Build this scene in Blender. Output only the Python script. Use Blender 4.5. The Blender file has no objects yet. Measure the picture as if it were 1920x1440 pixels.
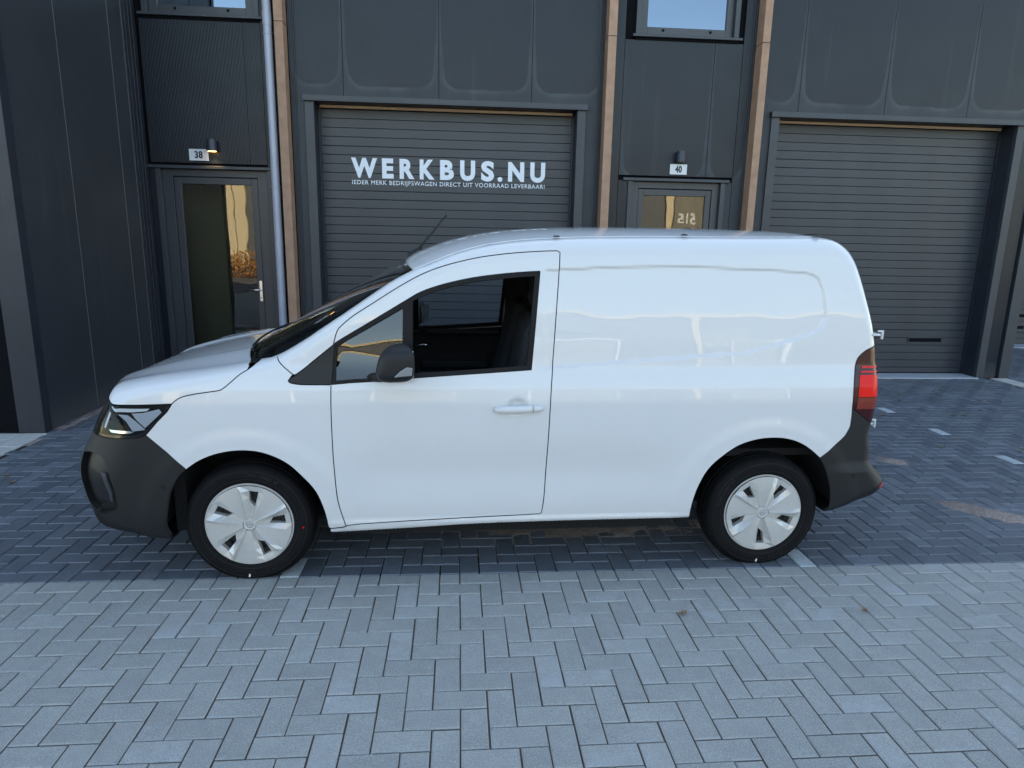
import bpy, bmesh, math, random
import numpy as np
from mathutils import Vector, Matrix
from mathutils.geometry import delaunay_2d_cdt
random.seed(7)
rng = np.random.RandomState(5)
S = bpy.context.scene
COL = S.collection

# ------------------------------------------------------------------ camera
RT = ((0.99672634, 0.00180465, 0.08082912), (-0.07859449, -0.21283322, 0.97392244), (0.01896071, -0.97708688, -0.21199464))
CAMP = Vector((-0.01194, -3.06746, 1.75107))
FPX = 1249.35
cd = bpy.data.cameras.new('camera'); cam = bpy.data.objects.new('camera', cd); COL.objects.link(cam)
cam.matrix_world = Matrix(((RT[0][0], -RT[0][1], -RT[0][2], CAMP.x), (RT[1][0], -RT[1][1], -RT[1][2], CAMP.y),
                           (RT[2][0], -RT[2][1], -RT[2][2], CAMP.z), (0, 0, 0, 1)))
cd.sensor_width = 36; cd.lens = FPX / 1920 * 36; cd.clip_start = .05; cd.clip_end = 600
S.camera = cam
S.render.resolution_x = 1024; S.render.resolution_y = 768

# ------------------------------------------------------------------ sky and sun
SUN_EL, SUN_AZ = math.radians(30), math.radians(12)      # azimuth clockwise from +Y: the sun stands behind the units
w = bpy.data.worlds.new('World'); S.world = w; w.use_nodes = True
nt = w.node_tree; nt.nodes.clear()
sky = nt.nodes.new('ShaderNodeTexSky'); sky.sky_type = 'NISHITA'; sky.sun_disc = False
sky.sun_elevation = SUN_EL; sky.sun_rotation = SUN_AZ; sky.air_density = 1.0; sky.dust_density = .7; sky.ozone_density = .8
bg = nt.nodes.new('ShaderNodeBackground'); bg.inputs[1].default_value = .15
wo = nt.nodes.new('ShaderNodeOutputWorld')
nt.links.new(sky.outputs[0], bg.inputs[0]); nt.links.new(bg.outputs[0], wo.inputs[0])
sd = bpy.data.lights.new('sun', 'SUN'); sd.energy = 5.0; sd.angle = math.radians(.5); sd.color = (1, .93, .82)
sun = bpy.data.objects.new('sun', sd); COL.objects.link(sun)
to_sun = Vector((math.sin(SUN_AZ) * math.cos(SUN_EL), math.cos(SUN_AZ) * math.cos(SUN_EL), math.sin(SUN_EL)))
sun.rotation_euler = to_sun.to_track_quat('Z', 'Y').to_euler(); sun.location = (0, 20, 20)
S.view_settings.view_transform = 'Standard'; S.view_settings.look = 'None'
S.view_settings.exposure = 1.95; S.view_settings.use_white_balance = True; S.view_settings.white_balance_temperature = 7700; S.view_settings.white_balance_tint = 8; S.view_settings.gamma = 1; S.view_settings.use_curve_mapping = False
try:
    S.cycles.max_bounces = 8; S.cycles.transparent_max_bounces = 16
except Exception:
    pass


# ------------------------------------------------------------------ helpers
def link(o, parent=None):
    COL.objects.link(o)
    if parent is not None:
        o.parent = parent
    return o


def tag(o, label=None, cat=None, group=None, kind=None):
    if label: o['label'] = label
    if cat: o['category'] = cat
    if group: o['group'] = group
    if kind: o['kind'] = kind
    return o


def empty(name, loc=(0, 0, 0), rz=0, label=None, cat=None, group=None):
    o = bpy.data.objects.new(name, None); o.location = loc; o.rotation_euler = (0, 0, rz); o.empty_display_size = .2
    COL.objects.link(o)
    return tag(o, label, cat, group)


class MB:
    """collects geometry for ONE mesh object"""
    def __init__(s):
        s.v = []; s.f = []; s.m = []

    def add(s, vs, fs, mi=0):
        b = len(s.v); s.v += [tuple(p) for p in vs]; s.f += [tuple(i + b for i in f) for f in fs]; s.m += [mi] * len(fs)
        return s

    def box(s, x0, x1, y0, y1, z0, z1, mi=0):
        return s.add([(x0, y0, z0), (x1, y0, z0), (x1, y1, z0), (x0, y1, z0), (x0, y0, z1), (x1, y0, z1), (x1, y1, z1), (x0, y1, z1)],
                     [(0, 3, 2, 1), (4, 5, 6, 7), (0, 1, 5, 4), (1, 2, 6, 5), (2, 3, 7, 6), (3, 0, 4, 7)], mi)

    def prism(s, pts, y0, y1, mi=0):
        """polygon in x,z extruded along y"""
        n = len(pts)
        a = sum(pts[i][0] * pts[(i + 1) % n][1] - pts[(i + 1) % n][0] * pts[i][1] for i in range(n))
        if a < 0: pts = pts[::-1]
        vs = [(p[0], y0, p[1]) for p in pts] + [(p[0], y1, p[1]) for p in pts]
        fs = [tuple(range(n)), tuple(range(2 * n - 1, n - 1, -1))]
        fs += [(i, i + n, (i + 1) % n + n, (i + 1) % n) for i in range(n)]
        return s.add(vs, fs, mi)

    def cyl(s, a, b, r0, r1=None, n=16, caps=True, mi=0):
        r1 = r0 if r1 is None else r1
        a = Vector(a); b = Vector(b); d = (b - a).normalized()
        u = d.orthogonal().normalized(); v = d.cross(u)
        vs = []
        for c, r in ((a, r0), (b, r1)):
            for i in range(n):
                t = 2 * math.pi * i / n
                vs.append(c + u * (r * math.cos(t)) + v * (r * math.sin(t)))
        fs = [(i, (i + 1) % n, (i + 1) % n + n, i + n) for i in range(n)]
        if caps: fs += [tuple(range(n - 1, -1, -1)), tuple(range(n, 2 * n))]
        return s.add(vs, fs, mi)

    def tube(s, path, r, n=8, mi=0):
        path = [Vector(p) for p in path]; rs = r if isinstance(r, (list, tuple)) else [r] * len(path)
        vs = []; pu = None
        for k, p in enumerate(path):
            d = (path[min(k + 1, len(path) - 1)] - path[max(k - 1, 0)]).normalized()
            u = d.orthogonal().normalized() if pu is None else (pu - d * pu.dot(d)).normalized()
            pu = u; v = d.cross(u)
            for i in range(n):
                t = 2 * math.pi * i / n; vs.append(p + (u * math.cos(t) + v * math.sin(t)) * rs[k])
        fs = []
        for k in range(len(path) - 1):
            for i in range(n):
                fs.append((k * n + i, k * n + (i + 1) % n, (k + 1) * n + (i + 1) % n, (k + 1) * n + i))
        fs += [tuple(range(n - 1, -1, -1)), tuple(range(len(vs) - n, len(vs)))]
        return s.add(vs, fs, mi)

    def build(s, name, mats, parent=None, smooth=False, bevel=0, seg=2, loc=None, angle=None):
        me = bpy.data.meshes.new(name); me.from_pydata(s.v, [], s.f); me.update()
        mats = mats if isinstance(mats, (list, tuple)) else [mats]
        for m in mats: me.materials.append(m)
        if len(mats) > 1: me.polygons.foreach_set('material_index', s.m)
        if smooth: me.polygons.foreach_set('use_smooth', [True] * len(me.polygons))
        o = bpy.data.objects.new(name, me); link(o, parent)
        if loc is not None: o.location = loc
        if angle and smooth:
            try: me.set_sharp_from_angle(angle=math.radians(angle))
            except Exception: pass
        if bevel:
            b = o.modifiers.new('bevel', 'BEVEL'); b.width = bevel; b.segments = seg; b.limit_method = 'ANGLE'; b.angle_limit = math.radians(35)
        return o


def lathe(mb, prof, c, axis, n=64, mi=0, closed=False):
    """prof: (r, t) pairs; revolve around axis 'y' through c"""
    vs = []
    for k in range(n):
        a = 2 * math.pi * k / n
        for r, t in prof:
            vs.append((c[0] + r * math.cos(a), c[1] + t, c[2] + r * math.sin(a)))
    m = len(prof); fs = []
    for k in range(n):
        k2 = (k + 1) % n
        for i in range(m - 1 + (1 if closed else 0)):
            j = (i + 1) % m
            fs.append((k * m + i, k * m + j, k2 * m + j, k2 * m + i))
    return mb.add(vs, fs, mi)


def relocate(parent, objs):
    """keep world-space mesh coordinates under a parent that stands elsewhere"""
    for o in objs: o.location = -parent.location


# ------------------------------------------------------------------ materials
def nodes(name):
    m = bpy.data.materials.new(name); m.use_nodes = True
    n = m.node_tree; b = n.nodes['Principled BSDF']
    return m, n, b


def N(n, t, **kw):
    x = n.nodes.new(t)
    for k, v in kw.items():
        if k.startswith('i_'):
            x.inputs[int(k[2:]) if k[2:].isdigit() else k[2:]].default_value = v
        else: setattr(x, k, v)
    return x


def L(n, a, b): n.links.new(a, b)


def mth(n, op, a, b=None, c=None, clamp=False):
    x = n.nodes.new('ShaderNodeMath'); x.operation = op; x.use_clamp = clamp
    for i, v in enumerate((a, b, c)):
        if v is None: continue
        if isinstance(v, (int, float)): x.inputs[i].default_value = v
        else: L(n, v, x.inputs[i])
    return x.outputs[0]


def ramp(n, f, stops):
    r = n.nodes.new('ShaderNodeValToRGB'); e = r.color_ramp.elements
    while len(e) < len(stops): e.new(.5)
    for i, (p, c) in enumerate(stops):
        e[i].position = p; e[i].color = (c, c, c, 1) if isinstance(c, (int, float)) else (*c, 1)
    L(n, f, r.inputs[0]); return r.outputs[0]


def mix(n, f, a, b, mode='MIX'):
    x = n.nodes.new('ShaderNodeMix'); x.data_type = 'RGBA'; x.blend_type = mode
    for i, v in ((0, f), (6, a), (7, b)):
        if isinstance(v, (int, float)): x.inputs[i].default_value = v
        elif isinstance(v, tuple): x.inputs[i].default_value = (*v, 1)
        else: L(n, v, x.inputs[i])
    return x.outputs[2]


def noise(n, vec, scale, detail=4, rough=.6):
    x = n.nodes.new('ShaderNodeTexNoise'); x.inputs['Scale'].default_value = scale; x.inputs['Detail'].default_value = detail
    x.inputs['Roughness'].default_value = rough
    if vec is not None: L(n, vec, x.inputs['Vector'])
    return x.outputs[0]


def bump(n, h, dist, strength=1.0, nrm=None):
    x = n.nodes.new('ShaderNodeBump'); x.inputs['Distance'].default_value = dist; x.inputs['Strength'].default_value = strength
    L(n, h, x.inputs['Height'])
    if nrm is not None: L(n, nrm, x.inputs['Normal'])
    return x.outputs[0]


def simple(name, col, rough=.5, metal=0, coat=0, var=.06, scale=30, bmp=0, bscale=200, spec=.5, rvar=0):
    m, n, b = nodes(name)
    tc = N(n, 'ShaderNodeTexCoord').outputs['Object']
    nz = noise(n, tc, scale)
    L(n, mix(n, ramp(n, nz, [(.3, 0.0), (.7, 1.0)]), tuple(c * (1 - var) for c in col), tuple(min(1, c * (1 + var)) for c in col)), b.inputs['Base Color'])
    b.inputs['Roughness'].default_value = rough; b.inputs['Metallic'].default_value = metal
    b.inputs['Specular IOR Level'].default_value = spec
    if rvar: L(n, mth(n, 'MULTIPLY_ADD', noise(n, tc, scale * .4, 5), rvar * 2, rough - rvar), b.inputs['Roughness'])
    if coat: b.inputs['Coat Weight'].default_value = coat; b.inputs['Coat Roughness'].default_value = .03
    if bmp: L(n, bump(n, noise(n, tc, bscale, 3), bmp), b.inputs['Normal'])
    return m


def glass(name, tint, refl=1.0, rough=.0, ior=1.5, mult=1.6, tintr=(1, 1, 1)):
    m, n, b = nodes(name); n.nodes.remove(b)
    tr = N(n, 'ShaderNodeBsdfTransparent'); tr.inputs[0].default_value = (*tint, 1)
    gl = N(n, 'ShaderNodeBsdfGlossy'); gl.inputs['Roughness'].default_value = rough; gl.inputs[0].default_value = (refl * tintr[0], refl * tintr[1], refl * tintr[2], 1)
    tc = N(n, 'ShaderNodeTexCoord').outputs['Object']
    bn = bump(n, noise(n, tc, 1.6, 2), .0016); L(n, bn, gl.inputs['Normal'])
    fr = N(n, 'ShaderNodeFresnel'); fr.inputs[0].default_value = ior
    f2 = mth(n, 'MULTIPLY', fr.outputs[0], mult, clamp=True)
    mx = N(n, 'ShaderNodeMixShader'); L(n, f2, mx.inputs[0]); L(n, tr.outputs[0], mx.inputs[1]); L(n, gl.outputs[0], mx.inputs[2])
    L(n, mx.outputs[0], n.nodes['Material Output'].inputs[0])
    return m


def cladding(name, axis='X', ribs=True, col=(.006, .011, .020), rough=.33, dew=True):
    m, n, b = nodes(name)
    tc = N(n, 'ShaderNodeTexCoord').outputs['Object']
    sx = N(n, 'ShaderNodeSeparateXYZ'); L(n, tc, sx.inputs[0])
    ax = sx.outputs[0] if axis == 'X' else sx.outputs[1]
    z = sx.outputs[2]
    base = mix(n, ramp(n, noise(n, tc, 1.3, 5), [(.3, 0.0), (.75, 1.0)]), tuple(c * .85 for c in col), tuple(c * 1.15 for c in col))
    rg = mth(n, 'MULTIPLY_ADD', noise(n, tc, 3.0, 5), .16, rough - .08)
    if dew:
        oi = N(n, 'ShaderNodeObjectInfo'); sc = N(n, 'ShaderNodeSeparateColor'); L(n, oi.outputs['Color'], sc.inputs[0])
        # r: panel centre /10+.5, g: half width, b: bottom /10
        cx = mth(n, 'MULTIPLY', mth(n, 'SUBTRACT', sc.outputs[0], .5), 20.0)
        wob = mth(n, 'MULTIPLY_ADD', noise(n, tc, 1.7, 3), .09, -.045)
        zb = mth(n, 'MULTIPLY', sc.outputs[2], 10.0)
        up = mth(n, 'MAXIMUM', mth(n, 'SUBTRACT', z, mth(n, 'ADD', zb, .10)), 0.0)
        fade = mth(n, 'POWER', 2.718, mth(n, 'MULTIPLY', up, -2.2))
        marg = mth(n, 'MULTIPLY_ADD', fade, .075, .005)
        qx = mth(n, 'SUBTRACT', mth(n, 'ABSOLUTE', mth(n, 'SUBTRACT', ax, cx)), mth(n, 'SUBTRACT', sc.outputs[1], mth(n, 'ADD', marg, .16)))
        qz = mth(n, 'SUBTRACT', mth(n, 'ADD', zb, .27), z)
        qx = mth(n, 'MAXIMUM', qx, 0.0); qz = mth(n, 'MAXIMUM', qz, 0.0)
        d = mth(n, 'SQRT', mth(n, 'ADD', mth(n, 'MULTIPLY', qx, qx), mth(n, 'MULTIPLY', qz, qz)))
        d = mth(n, 'ADD', mth(n, 'SUBTRACT', d, .16), mth(n, 'MULTIPLY', wob, .6))
        dd = mth(n, 'MULTIPLY_ADD', d, 6.0, .5)
        out = ramp(n, dd, [(.40, 0.0), (.56, 1.0)])
        edge = ramp(n, dd, [(.42, 0.0), (.52, 1.0), (.85, .25)])
        pat = ramp(n, noise(n, tc, 2.3, 3), [(.35, .15), (.65, 1.0)])
        base = mix(n, mth(n, 'MULTIPLY', out, .22), base, (.10, .115, .125))
        base = mix(n, mth(n, 'MULTIPLY', mth(n, 'MULTIPLY', edge, pat), mth(n, 'MULTIPLY_ADD', fade, .16, .03)), base, (.22, .25, .27))
        rg = mth(n, 'MULTIPLY_ADD', out, .14, rg)
    # runs of dust down the sheet
    mp = N(n, 'ShaderNodeMapping'); mp.inputs['Scale'].default_value = (9, 9, .35); L(n, tc, mp.inputs[0])
    st = ramp(n, noise(n, mp.outputs[0], 1.0, 3), [(.62, 0.0), (.78, 1.0)])
    base = mix(n, mth(n, 'MULTIPLY', st, .10), base, (.16, .18, .20))
    # dirt at the foot
    ft = ramp(n, mth(n, 'ADD', z, mth(n, 'MULTIPLY', noise(n, tc, 14, 4), .25)), [(.10, 1.0), (.38, 0.0)])
    base = mix(n, mth(n, 'MULTIPLY', ft, .28), base, (.16, .15, .14))
    L(n, base, b.inputs['Base Color']); L(n, rg, b.inputs['Roughness']); b.inputs['Specular IOR Level'].default_value = .32
    h = mth(n, 'MULTIPLY', noise(n, tc, 1.1, 2), 3.0)
    nb = bump(n, h, .0012)
    if ribs:
        wv = mth(n, 'SINE', mth(n, 'MULTIPLY', ax, 2 * math.pi / .016))
        nb = bump(n, mth(n, 'MULTIPLY_ADD', wv, .5, .5), .0009, 1.0, nb)
    L(n, nb, b.inputs['Normal'])
    return m


def paver(name, c0, c1, rough, stuff=False, white=.25, joint=(.20, .15, .12), stain=.3):
    m, n, b = nodes(name)
    geo = N(n, 'ShaderNodeNewGeometry'); pos = geo.outputs['Position']
    if stuff: rnd = N(n, 'ShaderNodeAttribute', attribute_name='rnd').outputs['Fac']
    else: rnd = N(n, 'ShaderNodeObjectInfo').outputs['Random']
    base = mix(n, rnd, c0, c1)
    big = noise(n, pos, 1.1, 4)
    base = mix(n, ramp(n, big, [(.35, 0.0), (.75, stain * .8)]), base, tuple(c * .72 for c in c0))
    mid = noise(n, pos, 14, 6, .7)
    base = mix(n, ramp(n, mid, [(.42, 0.0), (.75, .55)]), base, mix(n, .5, base, tuple(min(1, c * 1.5) for c in c1)))
    # pale bloom on some stones
    bl = mth(n, 'MULTIPLY', ramp(n, rnd, [(.72, 0.0), (.95, 1.0)]), ramp(n, noise(n, pos, 9, 5, .7), [(.45, 0.0), (.66, 1.0)]))
    base = mix(n, mth(n, 'MULTIPLY', bl, white), base, (.50, .55, .66))
    # grit
    vo = N(n, 'ShaderNodeTexVoronoi'); vo.inputs['Scale'].default_value = 420; L(n, pos, vo.inputs['Vector'])
    spk = ramp(n, vo.outputs['Distance'], [(.05, 1.0), (.22, 0.0)])
    base = mix(n, mth(n, 'MULTIPLY', spk, mth(n, 'MULTIPLY', noise(n, pos, 60, 2), .75)), base, tuple(min(1, c * 2.4) for c in c1))
    fine = noise(n, pos, 170, 4, .85)
    base = mix(n, ramp(n, fine, [(.30, .75), (.50, 0.0)]), base, tuple(c * .45 for c in c0))
    base = mix(n, ramp(n, noise(n, pos, 210, 2, .8), [(.52, 0.0), (.70, .60)]), base, tuple(min(1, c * 1.75) for c in c1))
    pit = N(n, 'ShaderNodeTexVoronoi'); pit.inputs['Scale'].default_value = 38; L(n, pos, pit.inputs['Vector'])
    pt = ramp(n, pit.outputs['Distance'], [(.045, 1.0), (.075, 0.0)])
    base = mix(n, mth(n, 'MULTIPLY', pt, .6), base, tuple(c * .3 for c in c0))
    # paler along each stone's chamfer; sand dust clings lower down
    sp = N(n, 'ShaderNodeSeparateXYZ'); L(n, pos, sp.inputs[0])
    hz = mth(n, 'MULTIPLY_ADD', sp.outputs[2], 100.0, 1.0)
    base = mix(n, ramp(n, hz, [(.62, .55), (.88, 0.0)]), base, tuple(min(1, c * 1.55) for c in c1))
    low = ramp(n, hz, [(.20, 1.0), (.50, 0.0)])
    base = mix(n, mth(n, 'MULTIPLY', low, .65), base, joint)
    L(n, base, b.inputs['Base Color'])
    L(n, mth(n, 'MULTIPLY_ADD', mid, .25, rough - .12), b.inputs['Roughness'])
    h = mth(n, 'ADD', mth(n, 'MULTIPLY', fine, .5), mth(n, 'MULTIPLY', noise(n, pos, 90, 4, .7), 1.0))
    L(n, bump(n, h, .0030, 1.0), b.inputs['Normal'])
    return m


def sandmat(name, c0, c1, sc=330):
    m, n, b = nodes(name)
    pos = N(n, 'ShaderNodeNewGeometry').outputs['Position']
    base = mix(n, ramp(n, noise(n, pos, sc, 3, .9), [(.38, 0.0), (.62, 1.0)]), c0, c1)
    base = mix(n, ramp(n, noise(n, pos, 3, 5), [(.4, 0.0), (.7, .6)]), base, tuple(c * .35 for c in c0))
    L(n, base, b.inputs['Base Color']); b.inputs['Roughness'].default_value = .95
    L(n, bump(n, noise(n, pos, 260, 4, .9), .006), b.inputs['Normal'])
    return m


M = {}
M['clad'] = cladding('rib_cladding')
M['clad_door'] = cladding('cladding_over_doors', col=(.006, .011, .020), dew=False)
M['clad_side'] = cladding('side_cladding', axis='Y', dew=False, ribs=False, col=(.034, .038, .046), rough=.45)
M['flash'] = simple('anthracite_flashing', (.032, .039, .050), .42, var=.12, scale=4, rvar=.08)
M['flash_dark'] = simple('dark_reveal', (.016, .020, .030), .45, var=.15, scale=3)
M['frame'] = simple('window_profile', (.036, .042, .052), .38, var=.08, scale=6, bmp=.0002, bscale=500)
M['slat'] = simple('door_slat', (.032, .038, .049), .40, var=.10, scale=2.5, bmp=.0006, bscale=240, rvar=.06)
M['gap'] = simple('dark_joint', (.005, .006, .008), .8, spec=.08)
M['fin'] = simple('brown_fin', (.36, .215, .145), .62, var=.16, scale=9, bmp=.0008, bscale=120)
M['gold'] = simple('brushed_strip', (.62, .44, .27), .45, var=.1)
M['pipe'] = simple('grey_plastic_pipe', (.40, .43, .52), .30, var=.06, scale=5, rvar=.08)
M['pane'] = glass('pane_glass', (.62, .64, .60), .95)
M['skypane'] = glass('upper_pane_glass', (.10, .12, .13), 1.0, ior=2.3, tintr=(.60, .76, .95))
M['room'] = simple('dim_room', (.34, .33, .27), .8)
M['alu'] = simple('satin_aluminium', (.75, .76, .78), .28, metal=1)
M['signwhite'] = simple('enamel_white', (.62, .66, .70), .35, var=.03)
M['print'] = simple('black_print', (.02, .025, .03), .5)
M['vinyl'] = simple('white_vinyl', (.74, .80, .88), .45, var=.02)
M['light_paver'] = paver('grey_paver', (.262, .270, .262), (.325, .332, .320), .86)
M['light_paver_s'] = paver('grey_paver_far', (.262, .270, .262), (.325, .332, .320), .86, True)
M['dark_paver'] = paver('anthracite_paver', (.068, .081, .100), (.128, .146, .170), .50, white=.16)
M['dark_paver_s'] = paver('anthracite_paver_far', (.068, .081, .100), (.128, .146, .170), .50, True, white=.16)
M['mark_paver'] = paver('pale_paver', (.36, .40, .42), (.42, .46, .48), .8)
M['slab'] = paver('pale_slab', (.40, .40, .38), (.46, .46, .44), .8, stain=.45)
M['shaded_sand'] = sandmat('shaded_joint_sand', (.012, .011, .011), (.035, .030, .028))  # shade in the joints between anthracite stones is put into this sand colour
M['sand'] = sandmat('joint_sand', (.115, .085, .065), (.20, .155, .12))
M['loose'] = sandmat('loose_sand', (.15, .11, .095), (.58, .47, .42), 110)
M['asphalt'] = simple('road_surface', (.14, .137, .13), .85, var=.2, scale=40, bmp=.003, bscale=150)
M['cream'] = simple('cream_render', (.66, .55, .36), .7, var=.05)
M['white'] = simple('white_frame', (.78, .78, .76), .5)
M['opp'] = simple('opposite_sheet', (.10, .11, .115), .5, var=.1, scale=1)
M['opp2'] = simple('opposite_olive_sheet', (.20, .19, .15), .6, var=.1, scale=1)
M['leaf_o'] = simple('autumn_leaf', (.42, .17, .03), .7, var=.5, scale=6)
M['leaf_d'] = simple('fallen_leaf', (.24, .155, .09), .7, var=.3, scale=40)
M['concrete'] = simple('concrete_sill', (.34, .38, .42), .7, var=.12, scale=6, bmp=.001)
M['bead'] = simple('joint_bead_grey', (.13, .135, .14), .45)
# border of the side skin in van-local x,z : x,z,Rd,Ry
BORD=np.array([
(-.36,.234,.03,.03),(-.55,.246,.08,.10),(-.694,.256,.14,.2),(-.785,.30,.24,.28),(-.832,.375,.3,.31),(-.848,.46,.3,.31),(-.857,.55,.3,.31),(-.846,.63,.3,.31),(-.82,.685,.3,.31),(-.786,.744,.3,.31),(-.757,.806,.3,.31),(-.725,.87,.29,.31),(-.68,.935,.27,.30),(-.64,.983,.20,.27),
(-.59,1.018,.13,.20),(-.52,1.038,.09,.17),(-.42,1.058,.075,.15),(-.3,1.078,.07,.15),(-.15,1.10,.06,.14),(0,1.125,.05,.13),(.06,1.137,.05,.12),
(.12,1.15,.05,.10),(.197,1.170,.05,.08),(.321,1.240,.05,.07),(.404,1.296,.05,.065),(.556,1.398,.05,.06),(.743,1.527,.055,.06),(.865,1.594,.06,.07),
(.942,1.625,.07,.08),(1.094,1.686,.08,.09),(1.247,1.726,.09,.10),(1.401,1.748,.10,.10),(1.557,1.760,.10,.10),(1.729,1.770,.10,.10),(2.093,1.779,.10,.10),(2.561,1.786,.10,.10),(2.848,1.792,.10,.10),
(2.985,1.797,.10,.10),(3.085,1.783,.10,.09),(3.155,1.742,.09,.08),(3.203,1.68,.08,.08),(3.24,1.595,.08,.08),(3.274,1.49,.07,.08),(3.307,1.37,.06,.07),(3.33,1.26,.06,.07),(3.348,1.12,.06,.07),(3.352,.98,.06,.07),(3.346,.85,.06,.07),
(3.334,.76,.06,.08),(3.355,.684,.07,.09),(3.367,.624,.08,.1),(3.39,.571,.09,.11),(3.432,.528,.10,.12),(3.463,.486,.10,.12),(3.46,.43,.10,.12),(3.41,.378,.1,.12),(3.30,.346,.08,.1),(3.2,.320,.05,.06),(3.12,.305,.03,.03),
(3.0,.30,.02,.02),(2.30,.298,.02,.02),(1.308,.294,.02,.02),(.79,.272,.02,.02),(.436,.258,.02,.02),(.3,.25,.02,.02)])
_wz=np.array([.2,.26,.32,.45,.7,.93,1.0,1.06,1.14,1.25,1.4,1.6,1.8,2.0]);_ww=np.array([.90,.915,.928,.940,.946,.944,.937,.924,.905,.893,.873,.842,.805,.76])
def _pchip(xs,ys):
    h=np.diff(xs);dl=np.diff(ys)/h;m=np.zeros(len(xs))
    for i in range(1,len(xs)-1):
        if dl[i-1]*dl[i]>0:
            w1=2*h[i]+h[i-1];w2=h[i]+2*h[i-1];m[i]=(w1+w2)/(w1/dl[i-1]+w2/dl[i])
    m[0]=dl[0];m[-1]=dl[-1]
    def f(x):
        x=np.clip(x,xs[0],xs[-1]);i=np.clip(np.searchsorted(xs,x)-1,0,len(xs)-2);t=(x-xs[i])/h[i]
        return ys[i]*(1+2*t)*(1-t)**2+m[i]*h[i]*t*(1-t)**2+ys[i+1]*t*t*(3-2*t)+m[i+1]*h[i]*t*t*(t-1)
    return f
_w=_pchip(_wz,_ww)
def sstep(a,b,x):
    t=np.clip((x-a)/(b-a),0,1);return t*t*(3-2*t)
def segdist(X,Z,P,closed=True):
    Q=np.roll(P,-1,0) if closed else P[1:]
    A=P if closed else P[:-1]
    best=np.full(X.shape,1e9);idx=np.zeros(X.shape,int);tt=np.zeros(X.shape)
    for i in range(len(A)):
        ax,az=A[i][0],A[i][1];dx,dz=Q[i][0]-ax,Q[i][1]-az;L=dx*dx+dz*dz+1e-12
        t=np.clip(((X-ax)*dx+(Z-az)*dz)/L,0,1)
        d=np.hypot(X-ax-t*dx,Z-az-t*dz);m=d<best
        best=np.where(m,d,best);idx=np.where(m,i,idx);tt=np.where(m,t,tt)
    return best,idx,tt
def inpoly(X,Z,P):
    c=np.zeros(X.shape,bool);n=len(P)
    for i in range(n):
        x1,z1=P[i][0],P[i][1];x2,z2=P[(i+1)%n][0],P[(i+1)%n][1]
        if z1==z2: continue
        m=((z1>Z)!=(z2>Z))&(X<(x2-x1)*(Z-z1)/(z2-z1)+x1);c^=m
    return c
def smooth_poly(P,n):
    # catmull-rom closed resample incl. extra columns
    P=np.asarray(P,float);N=len(P);out=[]
    for i in range(N):
        p0,p1,p2,p3=P[i-1],P[i],P[(i+1)%N],P[(i+2)%N]
        for k in range(n):
            t=k/n;out.append(.5*((2*p1)+(-p0+p2)*t+(2*p0-5*p1+4*p2-p3)*t*t+(-p0+3*p1-3*p2+p3)*t**3))
    return np.array(out)
BS=smooth_poly(BORD,3)
RECESS=np.array([(1.30,1.10),(1.3,1.60),(1.593,1.609),(1.915,1.627),(2.286,1.633),(2.668,1.622),(2.864,1.614),(2.933,1.604),(2.975,1.578),(2.998,1.525),(3.014,1.433),(3.019,1.375),(2.994,1.325),(2.936,1.294),(2.778,1.249),(2.633,1.210),(2.585,1.197),(2.297,1.178),(1.923,1.148),(1.566,1.123)])
ARF=(.033,.29,.415);ARR=(2.735,.30,.435)
def H(X,Z,feat=True):
    X=np.asarray(X,float);Z=np.asarray(Z,float)
    w=_w(Z)
    w=w-.022*sstep(-.1,-.9,X)-.03*sstep(2.0,3.5,X)**1.5
    w=w-.02*sstep(1.0,-.1,X)*sstep(1.0,1.5,Z)
    if feat:
        # wheel arch flares
        for cx,cz,r in (ARF,ARR):
            d=np.hypot(X-cx,Z-cz)-r
            w=w+.007*(1-sstep(.06,.14,d))*sstep(.26,.36,Z)
        # concave scallop along lower door
        w=w-.016*np.exp(-((Z-.58)/.13)**2)*sstep(.42,.8,X)*sstep(2.4,1.9,X)
        # bulge along the foot of the rear bumper
        w=w+.020*sstep(.61,.54,Z)*sstep(3.04,3.26,X)
        # sill step
        w=w+.008*sstep(.345,.315,Z+0*X)*sstep(.3,.5,X)*sstep(2.4,2.2,X)
        # blank window recess
        ds,_,_=segdist(X,Z,RECESS);ins=inpoly(X,Z,RECESS);s=np.where(ins,ds,-ds)
        w=w-.007*sstep(-.006,.008,s)*sstep(1.50,1.56,X)
        w=w-.016*(1-sstep(.35,1.0,np.hypot((X-1.385)/.062,(Z-.930)/.050)))
    d,i,t=segdist(X,Z,BS)
    j=(i+1)%len(BS)
    Rd=BS[i,2]*(1-t)+BS[j,2]*t;Ry=BS[i,3]*(1-t)+BS[j,3]*t
    u=np.clip(d/Rd,0,1)
    return w-Ry*(1-np.sqrt(np.clip(1-(1-u)**2,0,1)))

# ------------------------------------------------------------------ ground and paving
U = .105
BY = 2 * U                         # the edge between grey and anthracite stones


def sheet(name, x0, x1, y0, y1, z, m, kind='structure', nx=1, ny=1):
    mb = MB(); mb.add([(x0, y0, z), (x1, y0, z), (x1, y1, z), (x0, y1, z)], [(0, 1, 2, 3)])
    return tag(mb.build(name, m), kind=kind)


sheet('ground', -150, 150, -150, 150, -.06, M['asphalt'])
sheet('road', -60, 60, -30, -7.0, -.030, M['asphalt'])
pav = sheet('pavement', -12, 16, -7.0, BY, -.0095, M['sand'])
bay = sheet('parking_bay', -12, 16, BY, 8.6, -.0095 - .0003, M['shaded_sand'])


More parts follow.
